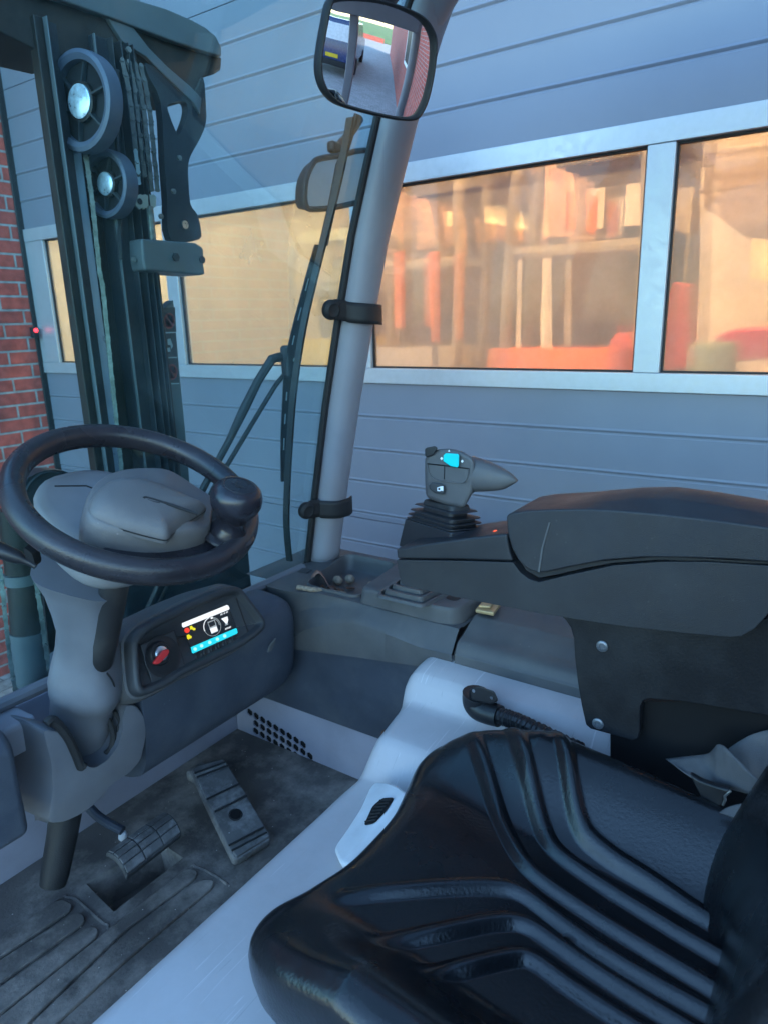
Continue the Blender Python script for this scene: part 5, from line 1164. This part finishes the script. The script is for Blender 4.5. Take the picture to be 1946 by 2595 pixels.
# three warning stickers on that plate
M_stk = mat('sticker_black', (.03, .032, .034), .5); M_stw = mat('sticker_white', (.34, .38, .38), .6); M_str = mat('sticker_red', (.26, .04, .035), .5)
YK = YM+.0185
def st_(pts, h, m_, name='sticker_print'):
    build(name, MB().ext([P(*z3(p)[0], y=YK-h) for p in pts], (0, .0006, 0)), m_, ma, flat=True)
for (xo, yo, kind) in ((1020, 505, 0), (1024, 655, 1), (1036, 812, 0)):
    st_([(xo-38, yo-78), (xo+34, yo-82), (xo+42, yo+72), (xo-34, yo+75)], .001, M_stk, 'sticker')
    st_([(xo-46, yo+68), (xo+42, yo+66), (xo+44, yo+72), (xo-44, yo+76)], .0018, M_stw, 'sticker_edge')
    if kind == 0:
        n = 26; po = [(xo+33*cos(2*pi*i/n), yo+48*sin(2*pi*i/n)) for i in range(n+1)]; pi_ = [(xo+25*cos(2*pi*i/n), yo+38*sin(2*pi*i/n)) for i in range(n, -1, -1)]
        st_(po+pi_, .002, M_str, 'prohibition_ring')
        st_([(xo-2, yo-26), (xo+10, yo-30), (xo+16, yo-4), (xo+10, yo+28), (xo+2, yo+26), (xo, yo+4), (xo-10, yo+2)], .002, M_stw, 'figure_symbol')
        st_([(xo-22, yo-26), (xo-17, yo-31), (xo+24, yo+26), (xo+19, yo+31)], .0028, M_str, 'prohibition_bar')
    else:
        st_([(xo-16, yo-40), (xo+2, yo-44), (xo+18, yo+2), (xo+6, yo+20), (xo+4, yo-4), (xo-14, yo-6)], .002, M_stw, 'figure_symbol')
        st_([(xo-20, yo+14), (xo-2, yo+10), (xo+4, yo+34), (xo-16, yo+36)], .002, M_stw, 'figure_symbol')
# curved upper side plate with its heart-shaped hole
pl_o = [(690, 250), (760, 255), (860, 330), (1010, 460), (1170, 600), (1205, 480), (1222, 640), (1222, 740), (1190, 830), (1130, 940), (1115, 1010), (1118, 1100), (1130, 1230), (1170, 1290), (1190, 1370), (1180, 1440), (1010, 1440), (990, 1200), (975, 1000), (955, 850), (930, 520), (860, 400)]
pl_o = [(860, 385), (960, 440), (1060, 520), (1150, 560), (1205, 470), (1222, 640), (1222, 740), (1190, 830), (1130, 940), (1115, 1010), (1118, 1100), (1130, 1230), (1170, 1290), (1190, 1370), (1180, 1440), (1010, 1440), (990, 1200), (972, 960), (950, 620), (880, 470)]
hole = [(990, 650), (1005, 628), (1060, 612), (1100, 620), (1113, 660), (1105, 710), (1080, 780), (1058, 815), (1045, 800), (1015, 730)]
O_ = spline([P(*z1(p)[0], y=YM+.005) for p in pl_o], 3, True); I_ = spline([P(*z1(p)[0], y=YM+.005) for p in hole], 3, True)
mm = MB(); O = [mm.b.verts.new(p) for p in O_]; I = [mm.b.verts.new(p) for p in I_]
es = [mm.b.edges.new((O[i], O[(i+1) % len(O)])) for i in range(len(O))]+[mm.b.edges.new((I[i], I[(i+1) % len(I)])) for i in range(len(I))]
r_ = bmesh.ops.triangle_fill(mm.b, edges=es, use_beauty=True)
build('curved_plate', mm, M_mastp, ma, sol=.022, flat=True)
b = MB(); b.disc(P(*z1((1110, 1350))[0], y=YM-.007), V(0, -1, 0), .010, .004); build('plate_pin', b, M_steel, ma)
# diagonal brace between the top beam and the plate
b = MB(); q = [P(*z1(p)[0], y=YM-.012) for p in ((640, 95), (740, 250), (880, 340), (1010, 470), (1160, 610), (1205, 690), (1215, 590), (1150, 520), (1010, 400), (900, 290), (800, 160))]; b.ext(q, (0, .012, 0)); build('brace_plate', b, M_mastg, ma, bev=.002)
# top cross beam: a bent plate reaching across the truck
zb_ = YM-.02
top = [P(*z1(p)[0], y=zb_) for p in ((-1200, -560), (200, -60), (800, -10), (1000, 50), (1150, 115), (1240, 165), (1300, 215), (1333, 280), (1335, 340), (1200, 300), (1010, 235), (640, 95), (380, 5), (-1200, -420))]
b = MB(); b.ext(top, (0, .02, 0)); build('crown_plate', b, M_mastg, ma, bev=.004)
under = [P(*z1(p)[0], y=zb_+.022) for p in ((-1000, -330), (380, 8), (640, 98), (1010, 238), (1200, 303), (1335, 345), (1330, 420), (1290, 445), (1210, 470), (1170, 600), (1010, 470), (860, 330), (760, 258), (680, 300), (430, 350), (200, 290), (0, 190), (-1000, -120))]
b = MB(); b.ext(under, (0, .16, 0)); build('crown_beam', b, mat('brown_primer', (.026, .021, .019), .75, spec=.2, var=.3, dust=.4, dustcol=(.09, .055, .035)), ma, bev=.004)
# pulleys
def pulley(cu, cv, R_, dep, name='chain_pulley'):
    c = P(*z1((cu, cv))[0], y=YM-dep); n = V(-1, -.10, .02).normalized()
    b = MB(); b.lathe(c, n, [(R_*.80, -.03), (R_*.98, -.028), (R_, -.010), (R_*.985, .006), (R_*.90, .009), (R_*.79, .004), (R_*.78, -.012)], 48, False); p_ = build(name, b, mat('pulley_grey', (.075, .085, .115), .45, dust=.2), ma)
    b = MB(); b.lathe(c, n, [(R_*.82, -.012), (R_*.4, -.010), (R_*.01, -.010)], 32); build('pulley_web', b, M_dark, p_)
    e1, e2 = frame(n)
    for k in range(6):
        a = 2*pi*k/6+.25; d_ = e1*cos(a)+e2*sin(a); t_ = n.cross(d_)
        b = MB(); b.prism([c+d_*R_*.36-t_*.004-n*.008, c+d_*R_*.36+t_*.004-n*.008, c+d_*R_*.36+t_*.002+n*.002, c+d_*R_*.36-t_*.002+n*.002], [c+d_*R_*.83-t_*.004-n*.008, c+d_*R_*.83+t_*.004-n*.008, c+d_*R_*.83+t_*.002-n*.002, c+d_*R_*.83-t_*.002-n*.002]); build('pulley_rib', b, M_mastp, p_)
    b = MB(); b.lathe(c, n, [(R_*.40, -.008), (R_*.40, .001), (R_*.36, .002), (R_*.35, .0)], 28); build('pulley_hub', b, M_mastb, p_)
    b = MB(); b.lathe(c, n, [(R_*.34, -.002), (R_*.34, .004), (R_*.28, .0065), (R_*.01, .007)], 28); build('pulley_pin', b, mat('pin_steel', (.55, .62, .66), .35, metal=.55, var=.3, vscale=90), p_)
pulley(485, 610, .099, .045); pulley(640, 1105, .073, .02)
# chains
def chain(path, w_, pitch, name, par, m_=M_chain, n_=V(-.5, -1, 0)):
    L_ = 0; pts = [path[0]]
    dn = spline(path, 12); 
    for a, c in zip(dn, dn[1:]):
        L_ += (c-a).length
        while L_ >= pitch: L_ -= pitch; pts.append(c-(c-a).normalized()*L_)
    mm = MB(); n_ = n_.normalized()
    for i, (a, c) in enumerate(zip(pts, pts[1:])):
        d_ = (c-a).normalized(); t_ = d_.cross(n_).normalized(); o = n_*(.002 if i % 2 else -.001)
        q = []
        for k in range(14):
            an = 2*pi*k/14; ex = cos(an); ey = sin(an); q.append((a+c)/2+o+d_*((c-a).length*.5*math.copysign(1, ex)*(.35+.75*abs(ex)))+t_*w_*ey*(.28+.72*abs(ex)))
        mm.ext(q, n_*.004)
        mm.disc(a+o+n_*.001, n_, w_*.38, .0055, 8)
    return build(name, mm, m_, par, flat=True)
chain([P(*z1(p)[0], y=YM-.01) for p in ((505, 870), (535, 1060), (560, 1250), (580, 1450), (600, 1640))]+[P(*z3(p)[0], y=YM-.01) for p in ((612, 250), (640, 520), (668, 800), (700, 1100), (740, 1480))], .0105, .030, 'lift_chain', ma)
chain([P(*z1(p)[0], y=YM-.030) for p in ((815, 905), (828, 1000), (840, 1160))], .0095, .024, 'chain_end', ma, M_stw)
for du in (0, 38, 76, 112):
    chain([P(*z1((u+du, v+du*.3))[0], y=YM-.028+.006*(du/38)) for u, v in ((735, 360), (770, 520), (795, 690), (815, 900), (838, 1130))], .0115, .030, 'leaf_chain', ma, mat('leaf_chain_steel', (.085, .075, .065), .4, metal=.4, var=.4, vscale=60))
for k, du in enumerate((0, 26, 50, 74)):
    b = MB(); b.ext([P(*z1((u+du, v))[0], y=YM-.034+.004*k) for u, v in ((812, 1180), (850, 1165), (868, 1180), (866, 1240), (842, 1258), (818, 1235))], (0, .006, 0)); build('chain_anchor', b, mat('zinc_anchor', (.34, .36, .30), .5, metal=.3), ma, bev=.001)
b = MB(); b.disc(P(*z1((842, 1210))[0], y=YM-.0345), V(0, -1, 0), .007, .001); build('anchor_eye', b, M_dark, ma)
b = MB(); b.tube([P(*z1((895, 1240))[0], y=YM-.02), P(*z1((915, 1440))[0], y=YM-.02)], .011, 10); build('anchor_bolt', b, M_chain, ma)
for u0, u1, v0, v1 in ((704, 728, 420, 1560),):
    b = MB(); b.tube(spline([P(*z1((lerp(u0, u1, k/6)+6*sin(2.1*k), lerp(v0, v1, k/6)))[0], y=YM-.018) for k in range(7)], 5), .0065, 8); build('hydraulic_hose', b, M_gasket, ma)
for u, v in ((770, 300), (1040, 1150), (1075, 950), (965, 1300), (800, 1560)):
    b = MB(); b.disc(P(*z1((u, v))[0], y=YM-.034), V(0, -1, 0), .0065, .006, 6); build('bolt', b, M_chain, ma)
# pale clamp bracket
b = MB(); q = [P(*z1(p)[0], y=YM-.06) for p in ((855, 1432), (1180, 1458), (1228, 1490), (1230, 1600), (1240, 1645), (1215, 1652), (875, 1625), (862, 1560))]; b.ext(q, (0, .085, 0)); build('hose_clamp', b, M_mastg, ma, bev=.006, seg=3)
b = MB(); b.disc(P(*z1((1055, 1545))[0], y=YM-.0605), V(0, -1, 0), .0105, .005, 6); build('clamp_nut', b, M_mast, ma)
b = MB(); b.disc(P(*z1((1215, 1560))[0], y=YM-.0605), V(0, -1, 0), .009, .003); build('clamp_nut', b, M_mast, ma)
# tilt cylinders, chains and lamp low on the left
def cylv(u0, v0, u1, v1, y_, r0, m_, name):
    a, c = P(u0, v0, y=y_), P(u1, v1, y=y_); b = MB(); b.tube([a, c], r0, 20); return build(name, b, m_, ma)
cylv(40, 1290, 58, 1450, 1.42, .034, M_mastb, 'cylinder_rod'); cylv(58, 1450, 62, 1475, 1.42, .037, M_mastg, 'cylinder_gland'); cylv(62, 1475, 70, 1600, 1.42, .033, M_mastb, 'cylinder_head'); cylv(70, 1600, 90, 1810, 1.42, .035, M_mastg, 'lift_cylinder')
chain([P(u, v, y=1.365) for u, v in ((2, 1440), (14, 1560), (28, 1680), (48, 1790))], .0085, .026, 'lift_chain', ma)
chain([P(u, v, y=1.365) for u, v in ((92, 1475), (106, 1560), (118, 1650), (132, 1730))], .0095, .028, 'lift_chain', ma)
b = MB(); b.ext([P(u, v, y=1.46) for u, v in ((105, 1440), (330, 1440), (300, 1640), (150, 1740), (125, 1640))], (0, .02, 0)); build('mast_shield', b, M_mast, ma, flat=True)
for a, c in (((345, 1480), (300, 1600)), ((395, 1480), (345, 1590)), ((318, 1490), (330, 1560)), ((430, 1490), (400, 1560))):
    b = MB(); b.tube([P(*a, y=1.44), P(*c, y=1.44)], .007, 8); build('hydraulic_pipe', b, M_mastg, ma)
b = MB(); b.box(.92, 1.34, 1.40, 1.46, -.80, -.50); build('axle_frame', b, M_mastp, ma, bev=.01)
wl = part('work_lamp')
c = P(100, 1256, y=1.36); n = V(.1, -.5, -.2).normalized()
b = MB(); R = []
for k in range(12):
    t_ = k/11; r_ = .068*sqrt(max(0, 1-(t_*1.0)**2.2))+.002
    R.append([c+V(r_*1.05*cos(2*pi*j/24), 0, r_*.8*sin(2*pi*j/24))+V(0, -.04+.11*t_, .012*t_) for j in range(24)])
b.loft(R); build('lamp_shell', b, M_black, wl)
b = MB(); b.lathe(c+V(0, -.041, 0), V(0, -1, 0), [(.055, 0), (.052, .002), (.04, -.002), (.002, -.004)], 24); build('lamp_back', b, M_rubber, wl)
b = MB(); b.tube([c+V(0, .02, -.04), c+V(.01, .04, -.14)], .014, 10); build('lamp_bracket', b, M_chain, wl)
